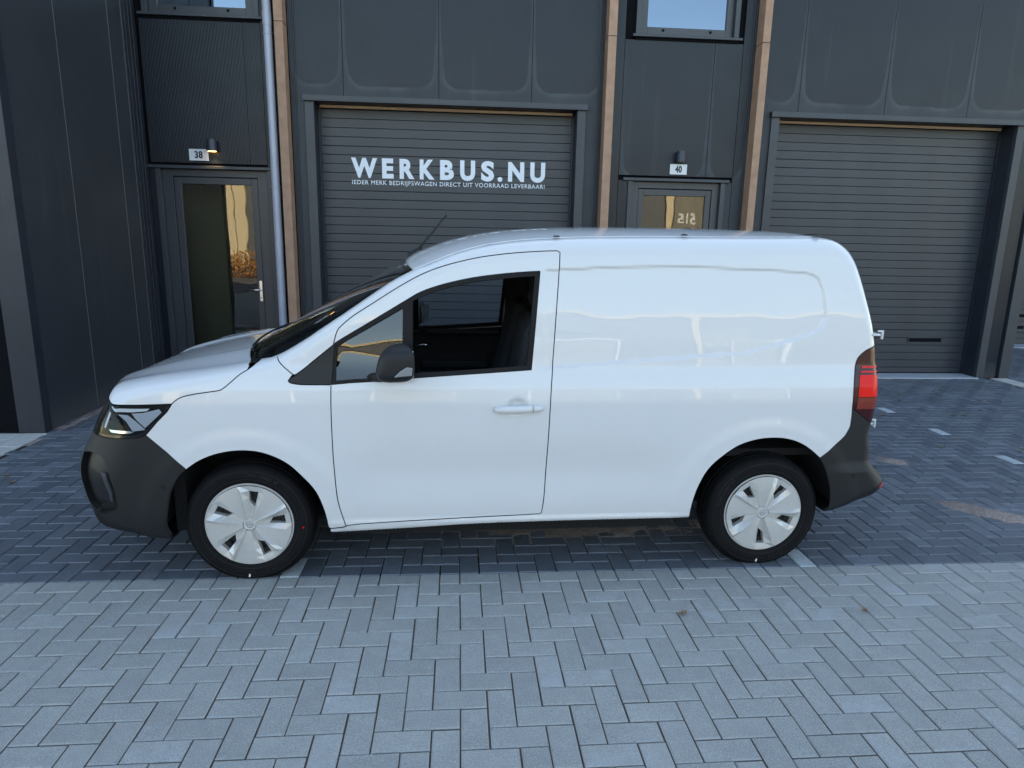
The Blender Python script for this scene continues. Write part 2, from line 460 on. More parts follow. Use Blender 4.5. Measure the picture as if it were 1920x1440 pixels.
def brick_mesh(name, lx, ly, m, dz=.0):
    c = .0048; hx, hy = lx / 2, ly / 2
    v = [(-hx, -hy, -.03), (hx, -hy, -.03), (hx, hy, -.03), (-hx, hy, -.03),
         (-hx, -hy, -.0050), (hx, -hy, -.0050), (hx, hy, -.0050), (-hx, hy, -.0050),
         (-hx + c, -hy + c, 0), (hx - c, -hy + c, 0), (hx - c, hy - c, 0), (-hx + c, hy - c, 0)]
    f = [(8, 9, 10, 11)]
    for i in range(4):
        j = (i + 1) % 4
        f += [(i, j, j + 4, i + 4), (i + 4, j + 4, j + 8, i + 8)]
    return v, f


def mkmesh(name, v, f, m):
    me = bpy.data.meshes.new(name); me.from_pydata(v, [], f); me.materials.append(m); me.update(); return me


G = .0062


SWAP = {(-9, -4), (-9, -3), (18, -4), (18, -3)}      # two parking marks replace bricks of the pattern


def lattice(x0, x1, y0, y1):
    """bricks of the 90 degree herringbone inside the strip, cut at its lower / upper edge"""
    out = []
    v0 = int(round(-y1 / U)); v1 = int(round(-y0 / U))
    for u in range(int(x0 / U), int(x1 / U)):
        for v in range(v0 - 1, v1 + 1):
            k = (u + v) % 4
            if k == 0: cells = [(u, v), (u, v + 1)]
            elif k == 2: cells = [(u, v), (u + 1, v)]
            else: continue
            cells = [c for c in cells if v0 <= c[1] < v1 and not (y0 > .1 and c in SWAP)]
            if not cells: continue
            ua = min(c[0] for c in cells); ub = max(c[0] for c in cells) + 1
            va = min(c[1] for c in cells); vb = max(c[1] for c in cells) + 1
            out.append(((ua + ub) / 2 * U, -(va + vb) / 2 * U, (ub - ua), (vb - va), cells[0]))
    return out


def to_px(x, y, z=0):
    d = Vector((x, y, z)) - CAMP
    cx = sum(RT[i][0] * d[i] for i in range(3)); cy = sum(RT[i][1] * d[i] for i in range(3)); cz = sum(RT[i][2] * d[i] for i in range(3))
    if cz < .1: return None
    return 960 + FPX * cx / cz, 720 + FPX * cy / cz, cz


def blocked(x, y):
    """stones under buildings"""
    if y > 5.40 and x < 7.58: return True
    if x < -3.66 and y > 2.9: return True
    if -5.2 < x < -3.62 and .9 < y <= 2.9: return True
    if y > 8.2: return True
    if 7.30 < x < 7.56 and 4.0 < y: return True
    return False


def lay(strip, base, key, nparts, marks=()):
    items = []
    for (x, y, a, b_, cell) in strip:
        if blocked(x, y): continue
        p = to_px(x, y)
        vis = 0
        if p and -40 < p[0] < 1960 and p[1] < 1500 and p[1] > 0:
            hid = 160 < p[0] < 1640 and 440 < p[1] < 985
            near = p[0] > 330 and p[0] < 1560 and p[1] < 1000
            if not hid and not near: vis = 1 / p[2] ** 2 * a * b_
        items.append((vis, x, y, a, b_, cell))
    items.sort(key=lambda t: -t[0])
    meshes = {}
    sv = []; sf = []; sr = []
    marked = []
    for k, (vis, x, y, a, b_, cell) in enumerate(items):
        mk = any((cell[0] + i, cell[1] + j) in marks for i in range(a) for j in range(b_))
        jx, jy = rng.uniform(-.0012, .0012, 2); rz = rng.uniform(-.006, .006); dz = rng.uniform(-.0016, .0010)
        tx, ty = rng.uniform(-.006, .006, 2)
        if (k < nparts and vis > 0) or mk:
            kk = (a, b_, mk)
            if kk not in meshes:
                vv, ff = brick_mesh('b', a * U - G, b_ * U - G, None)
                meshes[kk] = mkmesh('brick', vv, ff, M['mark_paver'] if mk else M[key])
            o = bpy.data.objects.new('brick', meshes[kk]); o.location = (x + jx, y + jy, dz); o.rotation_euler = (tx, ty, rz)
            if mk: o['label'] = 'pale marking brick among the anthracite ones'
            link(o, base)
        else:
            vv, ff = brick_mesh('b', a * U - G, b_ * U - G, None)
            R = Matrix.Rotation(rz, 3, 'Z') @ Matrix.Rotation(tx, 3, 'X') @ Matrix.Rotation(ty, 3, 'Y')
            b0 = len(sv)
            for q in vv:
                q = R @ Vector(q); sv.append((q.x + x + jx, q.y + y + jy, q.z + dz))
            sf += [tuple(i + b0 for i in f) for f in ff]; sr += [rng.rand()] * len(ff)
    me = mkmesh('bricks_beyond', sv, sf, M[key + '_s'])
    at = me.attributes.new('rnd', 'FLOAT', 'FACE'); at.data.foreach_set('value', sr)
    o = bpy.data.objects.new('bricks_beyond', me); link(o, base); tag(o, kind='stuff')


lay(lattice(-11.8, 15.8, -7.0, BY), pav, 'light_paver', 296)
MARKS = {(-9, -3), (-9, -4), (18, -3), (18, -4)}
for vv_ in (-4, -12, -20, -28, -36, -44): MARKS.add((44, vv_))
for vv_ in (-14, -22, -30, -38): MARKS.add((18, vv_))
DARK = lattice(-11.8, 15.8, BY, 8.5)
for u_ in (-9, 18): DARK.append(((u_ + .5) * U, 3 * U, 1, 2, (u_, -4)))
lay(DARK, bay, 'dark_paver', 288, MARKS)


def ragged_patch(name, label, cx, cy, rx, ry, rot, amp, seed, group=None, streaks=True):
    r = np.random.RandomState(seed); nx, ny = 96, 60
    vs = []; ca_, sa_ = math.cos(rot), math.sin(rot)
    ph = r.uniform(0, 6, (8, 2)); fr = r.uniform(6, 34, (8, 2))
    for j in range(ny):
        for i in range(nx):
            u = (i / (nx - 1) * 2 - 1); v = (j / (ny - 1) * 2 - 1)
            X = u * rx * 1.5; Y = v * ry * 1.5
            d = (u * 1.5) ** 2 + (v * 1.5) ** 2
            nz = sum(math.sin(X * fr[k][0] + ph[k][0]) * math.sin(Y * fr[k][1] + ph[k][1]) for k in range(8)) / 5
            z = amp * (1 - d) + .0030 * nz + r.uniform(-.0013, .0013) - .0010
            z = min(z, amp * 1.2) ; z = max(z, -.0075)
            vs.append((cx + X * ca_ - Y * sa_, cy + X * sa_ + Y * ca_, z))
    fs = [(j * nx + i, j * nx + i + 1, (j + 1) * nx + i + 1, (j + 1) * nx + i) for j in range(ny - 1) for i in range(nx - 1)]
    mb = MB(); mb.add(vs, fs); o = mb.build(name, M['loose'], smooth=True)
    return tag(o, label, 'sand', group, 'stuff')


ragged_patch('loose_sand', 'brown sand strewn on the paving under the middle of the van', .72, .80, .72, .16, .02, .0032, 1)
ragged_patch('loose_sand', 'pinkish sand patch on the dark bricks at the right of the van', 3.55, .92, .28, .115, -.75, .0085, 2)
ragged_patch('loose_sand', 'small sand smear on the dark bricks just behind the rear bumper', 3.62, 2.0, .15, .08, -.6, .0035, 3)
ragged_patch('loose_sand', 'strip of sand along the foot of the dark side wall', -3.58, 4.2, .06, 1.1, 0, .006, 4)

# fallen leaves
LEAF = [(1280, 1152, 'curled brown leaf on the grey bricks in the foreground', 1.5), (1621, 1146, 'small tan leaf on the grey bricks at right', 1.2),
        (12, 893, 'brown leaf on the dark bricks at the left edge', 1.3), (24, 906, 'brown leaf just in front of the leftmost leaf', 1.4),
        (1766, 731, 'pale leaf on the dark bricks nearest the garage slot', 1.3), (1750, 734, 'brown leaf beside the pale one before the garage door', 1.3),
        (1686, 740, 'leaf pair on the dark bricks behind the tail light', 1.5), (1686, 752, 'small pale leaf nearest the tail light', 1.0),
        (1838, 752, 'tan leaf on the dark bricks below the right pier', 1.5), (1789, 779, 'yellowish leaf, left of a pair', 1.5), (1807, 779, 'yellowish leaf, right of a pair', 1.5),
        (1655, 779, 'dark brown leaf by the lower door hinge', 1.5), (1768, 839, 'small brown leaf alone on the dark bricks', 1.2), (1911, 847, 'brown leaf at the right edge near a pale brick', 1.5),
        (1838, 769, 'tiny pale leaf under the tan one', 1.0), (139, 785, 'rusty leaf against the foot of the side wall', 1.6)]
for i, (px, py, lab, sc_) in enumerate(LEAF):
    d = (px - 960) / FPX, (py - 720) / FPX, 1
    dv = Vector([sum(RT[r_][c] * d[c] for c in range(3)) for r_ in range(3)])
    P = CAMP + dv * (-CAMP.z / dv.z)
    mb = MB(); n = 5; s_ = .017 * sc_
    a0 = rng.uniform(0, 6.28); vs = []
    for j in range(-n, n + 1):
        t = j / n; wd = .55 * s_ * (1 - t * t) ** .7 * (1 + .25 * math.sin(7 * t))
        for k in (-1, 0, 1):
            x, y = t * s_, k * wd
            vs.append((P.x + x * math.cos(a0) - y * math.sin(a0), P.y + x * math.sin(a0) + y * math.cos(a0), .003 + .006 * t * t + .007 * abs(k) + rng.uniform(0, .002)))
    fs = [(j * 3 + k, j * 3 + k + 1, j * 3 + k + 4, j * 3 + k + 3) for j in range(2 * n) for k in range(2)]
    mb.add(vs, fs); tag(mb.build('fallen_leaf', M['leaf_d'], smooth=True), lab, 'leaf', 'fallen leaves on the paving')

# ------------------------------------------------------------------ main building
YF = 5.42; YD = 5.68; TOP = 8.4
GJ = .006
bld = empty('warehouse_building', (-1.0, 5.6, 0), label='anthracite ribbed metal business units with two roller doors and brown fins', cat='building')
parts = []


def P_(o): parts.append(o); return o


def panel(x0, x1, pieces, dew=True, zb=3.36, ribs=True, name='cladding_panel'):
    """one upright cladding sheet; pieces = list of (xa, xb, z0, z1)"""
    mb = MB()
    for xa, xb, z0, z1 in pieces: mb.box(xa + GJ / 2, xb - GJ / 2, YF, YF + .035, z0, z1)
    o = P_(mb.build(name, M['clad'] if dew else M['clad_door'], bld))
    o.color = ((x0 + x1) / 2 / 20 + .5, (x1 - x0) / 2, zb / 10, 1)
    return o


core = MB()
core.box(-3.95, 7.50, YD + .10, 14.0, 3.36, TOP - .05)
for a, b_ in ((-3.95, -1.83), (1.55, 3.86), (7.18, 7.50)): core.box(a, b_, YF + .04, 14.0, 0, 3.36)
core.box(-3.95, 7.50, YF + .04, YD + .10, 3.37, TOP - .05)
core.box(-1.83, 1.55, YD + .35, 14, 0, 3.36); core.box(3.86, 7.18, YD + .35, 14, 0, 3.36)
# keep the core from filling the two doorways and the windows: cut boxes are laid out around them
core = MB()
ZW0, ZW1 = 4.15, 6.2
rows = [(-3.95, -3.50, 0, TOP), (-3.50, -2.27, 2.50, ZW0), (-3.50, -2.27, ZW1, TOP), (-2.27, -1.83, 0, TOP), (-1.83, 1.55, 3.37, TOP),
        (1.55, 2.14, 0, TOP), (2.14, 3.29, 2.50, ZW0), (2.14, 3.29, ZW1, TOP), (3.29, 3.86, 0, TOP), (3.86, 7.18, 3.37, TOP), (7.18, 7.50, 0, TOP)]
for a, b_, z0, z1 in rows: core.box(a, b_, YF + .040, YF + .5, z0, z1 - .05)
core.box(-3.95, 7.50, YF + 2.2, 14.0, 0, TOP - .05)
core.box(-3.95, 7.50, YF + .5, YF + 2.2, TOP - .4, TOP - .05)
core.box(-3.95, -3.7, YF + .5, YF + 2.2, 0, TOP - .4); core.box(7.25, 7.50, YF + .5, YF + 2.2, 0, TOP - .4)
core.box(-1.95, -1.80, YF + .5, YF + 2.2, 0, TOP - .4); core.box(1.5, 1.62, YF + .5, YF + 2.2, 0, TOP - .4); core.box(3.7, 3.86, YF + .5, YF + 2.2, 0, TOP - .4)
core.box(-3.7, 7.25, YF + .5, YF + 2.2, 3.42, 3.62)
P_(core.build('wall_core', M['gap'], bld))
mb = MB(); mb.box(-4.0, 7.62, YF - .03, 14.05, TOP - .05, TOP + .12); P_(mb.build('roof_edge', M['flash'], bld, bevel=.006))
# a floor inside the units
mb = MB(); mb.box(-3.7, 7.25, YF + .10, YF + 2.2, -.02, .012); P_(mb.build('unit_floor', M['concrete'], bld))

# bay over door 38
panel(-3.60, -2.465, [(-3.60, -2.465, 2.56, 4.105)], False)
panel(-2.465, -2.10, [(-2.465, -2.27, 2.56, 4.105), (-2.27, -2.10, 0, TOP - .05)], False)
panel(-3.60, -2.27, [(-3.60, -2.27, ZW1 + .05, TOP - .05)], False)
panel(-3.66, -3.50, [(-3.66, -3.50, 0, 2.50)], False)
# bay over the left roller door
panel(-1.965, -1.355, [(-1.965, -1.355, 3.36, TOP - .05), (-1.965, -1.79, 0, 3.36)])
panel(-1.355, -.243, [(-1.355, -.243, 3.36, TOP - .05)])
panel(-.243, .860, [(-.243, .860, 3.36, TOP - .05)])
panel(.860, 1.725, [(.860, 1.725, 3.36, TOP - .05), (1.515, 1.725, 0, 3.36)])
# bay over door 40
panel(1.823, 1.966, [(1.823, 1.966, 0, TOP - .05)], False)
panel(1.966, 3.07, [(1.966, 3.07, 2.56, 4.105)], True, 2.42)
panel(1.966, 3.07, [(1.966, 3.07, ZW1 + .05, TOP - .05)], False)
panel(1.966, 2.145, [(1.966, 2.145, 0, 2.50)], False)
panel(3.07, 3.577, [(3.07, 3.42, 2.56, 4.105), (3.42, 3.577, 0, TOP - .05), (3.07, 3.42, ZW1 + .05, TOP - .05), (3.28, 3.42, 0, 2.50)], True, 2.42)
# bay over the right roller door
panel(3.668, 4.183, [(3.668, 4.183, 3.36, TOP - .05), (3.668, 3.86, 0, 3.36)])
panel(4.183, 5.300, [(4.183, 5.300, 3.36, TOP - .05)])
panel(5.300, 6.400, [(5.300, 6.400, 3.36, TOP - .05)])
panel(6.400, 7.30, [(6.400, 7.30, 3.36, TOP - .05)])
panel(7.19, 7.405, [(7.19, 7.405, 0, 3.36)], False)
panel(7.30, 7.56, [(7.30, 7.56, 3.36, TOP - .05)], False)
# corner of the building
mb = MB(); mb.box(7.43, 7.575, YF - .03, YF + .03, 0, 3.36); mb.box(7.50, 7.575, YF + .03, 14, 0, TOP - .05)
P_(mb.build('corner_trim', M['flash'], bld, bevel=.003))
# profile cluster by the fins
for xs in ((-1.955, -1.935, -1.915, -1.895), (1.655, 1.675, 1.695, 1.712), (3.55, 3.53)):
    for x in xs:
        mb = MB(); mb.box(x - .0035, x + .0035, YF - .012, YF + .01, 0, TOP - .06); P_(mb.build('profile_rib', M['flash'], bld, bevel=.002, seg=1))

# brown fins (segments butt at a thin joint)
for xa, xb in ((-2.069, -1.972), (1.723, 1.823), (3.577, 3.668)):
    z = 0.02
    for zt in (4.085, TOP + .05):
        mb = MB(); mb.box(xa, xb, YF - .18, YF + .005, z, zt - .003); P_(mb.build('timber_fin', M['fin'], bld, bevel=.002, seg=1)); z = zt + .003
    mb = MB(); mb.box(xa + .012, xb - .012, YF - .17, YF, .02, TOP); P_(mb.build('fin_core', M['gap'], bld))

# rain pipe
mb = MB(); mb.cyl((-2.165, YF - .085, 0), (-2.165, YF - .085, TOP), .048, n=28)
pipe = P_(mb.build('drainpipe', M['pipe'], bld, smooth=True, angle=40))
for z0, z1 in ((4.06, 4.20), (3.965, 3.985), (2.30, 2.32), (1.10, 1.12)):
    mb = MB(); mb.cyl((-2.165, YF - .085, z0), (-2.165, YF - .085, z1), .053, n=28)
    if z1 - z0 < .05: mb.box(-2.185, -2.145, YF - .04, YF, z0, z1)
    P_(mb.build('pipe_socket', M['pipe'], bld, smooth=True, angle=40))


# roller doors
def text_mesh(body, w_, h_, m, offs, name, space=1.0, ext=.002):
    cu = bpy.data.curves.new(name, 'FONT'); cu.body = body; cu.size = 1; cu.extrude = ext; cu.offset = offs
    cu.space_character = space; cu.resolution_u = 4
    o = bpy.data.objects.new('tmp_text', cu); COL.objects.link(o)
    dg = bpy.context.evaluated_depsgraph_get(); me = bpy.data.meshes.new_from_object(o.evaluated_get(dg))
    bpy.data.objects.remove(o); bpy.data.curves.remove(cu)
    co = np.array([v.co[:] for v in me.vertices]); lo = co.min(0); hi = co.max(0)
    sx = w_ / (hi[0] - lo[0]); sz = h_ / (hi[1] - lo[1])
    for v in me.vertices: v.co = ((v.co.x - lo[0]) * sx, v.co.z, (v.co.y - lo[1]) * sz)
    me.flip_normals() if False else None
    # after swapping axes the text faces -Y
    for v in me.vertices: v.co.y = v.co.y
    me.materials.clear(); me.materials.append(m); me.name = name
    return me


def roller_door(x0, x1, slot=None, sign=False, label=None):
    zt = 3.255; pitch = .1052; n = 31
    mb = MB(); mb.box(x0, x1, YD + .035, YD + .05, 0, zt + .03)
    door = mb.build('roller_door', M['gap'], bld); P_(door); door.location = -bld.location
    if label: door['label'] = label
    z = zt
    sm = {}
    for k in range(n):
        z0 = max(z - pitch, .022); hgt = z - z0
        if hgt < .02: break
        big = (k % 5 == 4)
        g = .0065 if big else .0045
        key = (round(hgt, 4), big)
        if key not in sm:
            m_ = MB(); a, b_ = x0 + .006, x1 - .006
            prof = [(0, 0), (.009, .0), (.012, g), (0, g + .004), (0, hgt - .008), (.006, hgt - .001)]
            ps = [(.034, 0)] + [(.009, 0), (.0, g), (.0, hgt - g), (.009, hgt)] + [(.034, hgt)]
            vs = [(a, YD + p[0], p[1]) for p in ps] + [(b_, YD + p[0], p[1]) for p in ps]
            q = len(ps); fs = [(i, i + q, i + 1 + q, i + 1) for i in range(q - 1)] + [tuple(range(q)), tuple(range(2 * q - 1, q - 1, -1))]
            fs = [tuple(reversed(f)) for f in fs]
            me = mkmesh('slat', vs, fs, M['slat']); sm[key] = me
        o = bpy.data.objects.new('slat', sm[key]); link(o, door); o.location = (0, rng.uniform(-.0006, .0006), z0 + .001)
        z = z0
        if z <= .03: break
    mb = MB(); mb.box(x0, x1, YD - .004, YD + .03, .004, .028); so = mb.build('bottom_seal', M['gap'], door)
    if slot:
        mb = MB(); a, b_, z0, z1 = slot
        mb.box(a, b_, YD - .006, YD - .003, z0, z1, 1)
        for q in ((a - .012, b_ + .012, z1, z1 + .012), (a - .012, b_ + .012, z0 - .012, z0)): mb.box(q[0], q[1], YD - .012, YD - .002, q[2], q[3])
        mb.box(a - .012, a, YD - .012, YD - .002, z0, z1); mb.box(b_, b_ + .012, YD - .012, YD - .002, z0, z1)
        mb.build('letter_slot', [M['slat'], M['gap']], door)
    if sign:
        gl = [('W', -1.331, .318), ('E', -.955, .140), ('R', -.740, .182), ('K', -.492, .185), ('B', -.240, .172), ('U', .010, .188), ('S', .272, .165), ('.', .480, .062), ('N', .612, .204), ('U', .892, .190)]
        mb_ = None
        for ch, xa, wd in gl:
            hh = .058 if ch == '.' else .238 if ch not in 'US' else .246
            me = text_mesh(ch, wd, hh, M['vinyl'], .048, 'letter')
            o = bpy.data.objects.new('letter', me); link(o, door)
            o.location = (xa, YD - .0045, 2.463 if ch not in 'US.' else 2.458)
        me = text_mesh('IEDER MERK BEDRIJFSWAGEN DIRECT UIT VOORRAAD LEVERBAAR!', 2.405, .066, M['vinyl'], .008, 'slogan', 1.12)
        o = bpy.data.objects.new('slogan', me); link(o, door); tag(o, kind='stuff'); o.location = (-1.325, YD - .0045, 2.370)
    # reveals, casings, lintel
    for a, b_, nm in ((x0 - .105, x0, 'door_casing'), (x1, x1 + .105, 'door_casing')):
        mb = MB(); mb.box(a, b_, YF - .028, YF + .03, 0, 3.292); P_(mb.build(nm, M['flash'], bld, bevel=.003))
    mb = MB(); mb.box(x0 - .01, x0, YF + .03, YD + .04, 0, 3.30); mb.box(x1, x1 + .01, YF + .03, YD + .04, 0, 3.30)
    mb.box(x0 - .01, x1 + .01, YF + .03, YD + .04, 3.30, 3.31)
    P_(mb.build('door_reveal', M['flash_dark'], bld))
    mb = MB(); mb.box(x0 + .02, x1 - .02, YD - .045, YD - .01, 3.262, 3.294); P_(mb.build('door_head_strip', M['gold'], bld, bevel=.004))
    for a, b_ in ((x0, x0 + .022), (x1 - .022, x1)):
        mb = MB(); mb.box(a, b_, YD - .03, YD, 0, 3.26); P_(mb.build('guide_rail', M['flash_dark'], bld))
    mb = MB(); mb.prism([(x0 - .12, 3.296), (x1 + .12, 3.296), (x1 + .12, 3.352), (x0 - .12, 3.352)], YF - .062, YF + .01); mb.box(x0 - .125, x1 + .125, YF - .066, YF - .060, 3.285, 3.30)
    P_(mb.build('lintel_flashing', M['flash'], bld, bevel=.004))
    mb = MB(); mb.box(x0 - .02, x1 + .02, YF - .06, YD + .06, -.03, .014); P_(mb.build('threshold', M['concrete'], bld, bevel=.004))
    return door


roller_door(-1.70, 1.42, sign=True, label='roller door with white lettering')
roller_door(3.95, 7.10, slot=(6.245, 6.725, .462, .515), label='plain roller door with a letter slot')


def window(x0, x1, z0, z1, xo0, xo1):
    """x0..x1 glass, xo0..xo1 outer opening"""
    fr = MB(); yo = YF + .045
    fr.box(xo0, x0, yo, yo + .07, z0 - .09, z1 + .09); fr.box(x1, xo1, yo, yo + .07, z0 - .09, z1 + .09)
    fr.box(x0, x1, yo, yo + .07, z0 - .09, z0); fr.box(x0, x1, yo, yo + .07, z1, z1 + .09)
    f = P_(fr.build('window', M['frame'], bld, bevel=.004)); f.location = -bld.location
    mb = MB(); mb.box(x0 - .005, x1 + .005, yo + .03, yo + .036, z0 - .005, z1 + .005); mb.build('pane', M['skypane'], f)
    # reveals left and right, sill
    mb = MB(); mb.box(xo0 - .06, xo0, YF - .02, yo + .06, z0 - .10, z1 + .12); mb.box(xo1, xo1 + .06, YF - .02, yo + .06, z0 - .10, z1 + .12)
    mb.box(xo0 - .06, xo1 + .06, YF - .02, yo + .06, z1 + .12, z1 + .16); mb.build('reveal_flashing', M['flash'], f, bevel=.003)
    mb = MB(); mb.box(xo0 - .10, xo1 + .10, YF - .055, yo + .02, z0 - .135, z0 - .105); mb.build('sill', M['flash'], f, bevel=.004)
    mb = MB(); mb.box(xo0 - .06, xo1 + .06, YF - .015, YF + .02, z0 - .160, z0 - .135); mb.build('sill_shadow_gap', M['gap'], f)
    for xx in (x0 + .2 * (x1 - x0), x0 + .8 * (x1 - x0)):
        mb = MB(); mb.box(xx - .013, xx + .013, yo - .012, yo, z0 - .045, z0 - .022); mb.build('drain_cap', M['gap'], f, bevel=.002)
    return f


window(-3.40, -2.43, 4.265, 6.0, -3.49, -2.33)
window(2.235, 3.205, 4.265, 6.0, 2.145, 3.285)


def entrance(xo0, xo1, xl0, xl1, gx0, gx1, ztop, handle=True):
    yo = YF + .035
    fr = MB()
    fr.box(xo0, xl0, yo, yo + .08, 0, ztop); fr.box(xl1, xo1, yo, yo + .08, 0, ztop); fr.box(xl0, xl1, yo, yo + .08, 2.41, ztop)
    d = P_(fr.build('entrance_door', M['frame'], bld, bevel=.003)); d.location = -bld.location
    lf = MB(); a, b_ = xl0 + .005, xl1 - .005; y1 = yo + .012
    lf.box(a, gx0, y1, y1 + .06, .02, 2.402); lf.box(gx1, b_, y1, y1 + .06, .02, 2.402); lf.box(gx0, gx1, y1, y1 + .06, 2.325, 2.402); lf.box(gx0, gx1, y1, y1 + .06, .02, .10)
    lf.build('door_leaf', M['frame'], d, bevel=.004)
    mb = MB(); mb.box(gx0 - .004, gx1 + .004, y1 + .022, y1 + .030, .096, 2.33); mb.build('door_pane', M['pane'], d)
    mb = MB(); mb.box(xo0 - .13, xo1 + .10, YF - .045, YF + .02, 2.492, 2.528); mb.build('door_flashing', M['flash'], d, bevel=.004)
    for q0, q1 in ((xo0 - .06, xo0), (xo1, xo1 + .06)):
        mb = MB(); mb.box(q0, q1, YF - .022, yo + .05, 0, 2.490); mb.build('door_trim', M['flash'], d, bevel=.003)
    if handle:
        hx = gx1 + .043; mb = MB()
        n = 10; pts = [(hx + .016 * math.cos(t), 1.178 + .016 * math.sin(t)) for t in [math.pi * i / n for i in range(n + 1)]] + [(hx + .016 * math.cos(t), .956 + .016 * math.sin(t)) for t in [math.pi + math.pi * i / n for i in range(n + 1)]]
        mb.prism(pts, y1 - .008, y1); mb.build('handle_plate', M['alu'], d, bevel=.001)
        mb = MB(); mb.tube([(hx, y1 - .006, 1.083), (hx, y1 - .052, 1.083), (hx - .012, y1 - .060, 1.083), (hx - .135, y1 - .060, 1.083)], .0095, 12)
        mb.build('door_handle', M['alu'], d, smooth=True)
        mb = MB(); mb.cyl((hx, y1 - .012, .985), (hx, y1 - .004, .985), .010, n=16); mb.build('lock_cylinder', M['gold'], d)
    return d


entrance(-3.498, -2.279, -3.384, -2.408, -3.300, -2.486, 2.49)
entrance(2.149, 3.272, 2.235, 3.183, 2.308, 3.107, 2.49)
# inside of the porch behind door 38: a partition that shows through the glass
mb = MB(); mb.box(-3.55, -3.02, YF + .55, YF + .60, 0, 2.9); mb.box(-3.02, -2.98, YF + .54, YF + .62, 0, 2.9); P_(mb.build('inner_partition', M['room'], bld))
for o in parts:
    if o.parent is bld: o.location = -bld.location

# ------------------------------------------------------------------ left neighbour with its side wall
nb = empty('side_building', (-4.6, 4.2, 0), label='dark smooth clad unit projecting at the left, seen by its side wall', cat='building')
q = []
XW = -3.655
mb = MB(); mb.box(-9.5, XW - .04, 3.35, 14.0, 0, TOP - .05); mb.box(-4.2, XW - .04, 2.95, 3.36, 0, TOP - .05); mb.box(-9.5, -4.2, 2.95, 3.36, 3.4, TOP - .05)
q.append(mb.build('wall_core', M['gap'], nb))
for y0, y1 in ((3.0, 3.815), (3.815, 4.823), (4.823, 5.13)):
    mb = MB(); mb.box(XW - .036, XW, y0 + .003, y1 - .003, 0, TOP - .05); q.append(mb.build('wall_panel', M['clad_side'], nb))
    mb = MB(); mb.box(XW - .01, XW + .004, y1 - .0035, y1 + .0015, 0.02, TOP - .06); q.append(mb.build('joint_bead', M['bead'], nb))
for k, (y0, y1, pr) in enumerate(((5.13, 5.16, .012), (5.175, 5.20, .018), (5.215, 5.25, .010), (5.26, 5.30, .022), (5.32, 5.40, .030))):
    mb = MB(); mb.box(XW - .036, XW + pr, y0, y1, 0, TOP - .05); q.append(mb.build('corner_profile', M['flash_dark'], nb, bevel=.003))
mb = MB(); mb.box(XW - .036, XW + .006, 5.13, 5.46, 0, TOP - .05); q.append(mb.build('corner_backing', M['flash_dark'], nb))
mb = MB(); mb.box(-3.72, XW + .018, 2.888, 3.0, 0, TOP - .05); q.append(mb.build('corner_trim', M['flash_dark'], nb, bevel=.004))
mb = MB(); mb.box(-3.865, -3.722, 2.900, 2.96, 0, TOP - .05); q.append(mb.build('door_casing', M['flash_dark'], nb, bevel=.004))
mb = MB(); mb.box(-3.875, -3.866, 2.94, 3.25, 0, 3.35); q.append(mb.build('door_reveal', M['flash_dark'], nb))
mb = MB(); mb.box(-9.5, -3.87, 2.90, 2.95, 3.35, TOP - .05); q.append(mb.build('front_panel', M['clad_door'], nb))
mb = MB(); mb.box(-7.2, -3.876, 3.20, 3.24, 0, 3.34); dd = mb.build('roller_door', M['slat'], nb); q.append(dd)
mb = MB(); mb.box(-9.5, -7.2, 2.90, 2.95, 0, 3.35); q.append(mb.build('front_panel', M['clad_door'], nb))
mb = MB(); mb.box(-9.55, XW + .03, 2.87, 14.05, TOP - .05, TOP + .12); q.append(mb.build('roof_edge', M['flash'], nb))
for o in q: o.location = -nb.location

# pale slabs before the neighbour's door, and the band beside the right pier
sl = sheet('slab_path', -5.2, -3.62, .9, 2.9, -.004, M['sand'])
me_c = {}
for i in range(8):
    for j in range(5):
        x0 = -3.62 - .198 * (i + 1); y1 = 2.895 - .40 * j - (.2 if i % 2 else 0)
        y0 = y1 - .396
        if y0 < .9: continue
        v, f = brick_mesh('b', .194, .392, None)
        if 's' not in me_c: me_c['s'] = mkmesh('slab', [(a, b_, c * 1.0) for a, b_, c in v], f, M['slab'])
        o = bpy.data.objects.new('slab', me_c['s']); o.location = (x0 + .099, (y0 + y1) / 2, .002 + rng.uniform(-.001, .001)); link(o, sl)
    if i % 2:
        v, f = brick_mesh('b', .194, .192, None)
        if 'h' not in me_c: me_c['h'] = mkmesh('slab', v, f, M['slab'])
        o = bpy.data.objects.new('slab', me_c['h']); o.location = (x0 + .099, 2.795, .002); link(o, sl)
sl2 = sheet('slab_band', 7.30, 7.56, 4.0, 5.40, -.004, M['sand'])
for j in range(7):
    v, f = brick_mesh('b', .25, .194, None)
    if 'k' not in me_c: me_c['k'] = mkmesh('slab', v, f, M['slab'])
    o = bpy.data.objects.new('slab', me_c['k']); o.location = (7.43, 5.295 - .199 * j, .002); link(o, sl2)

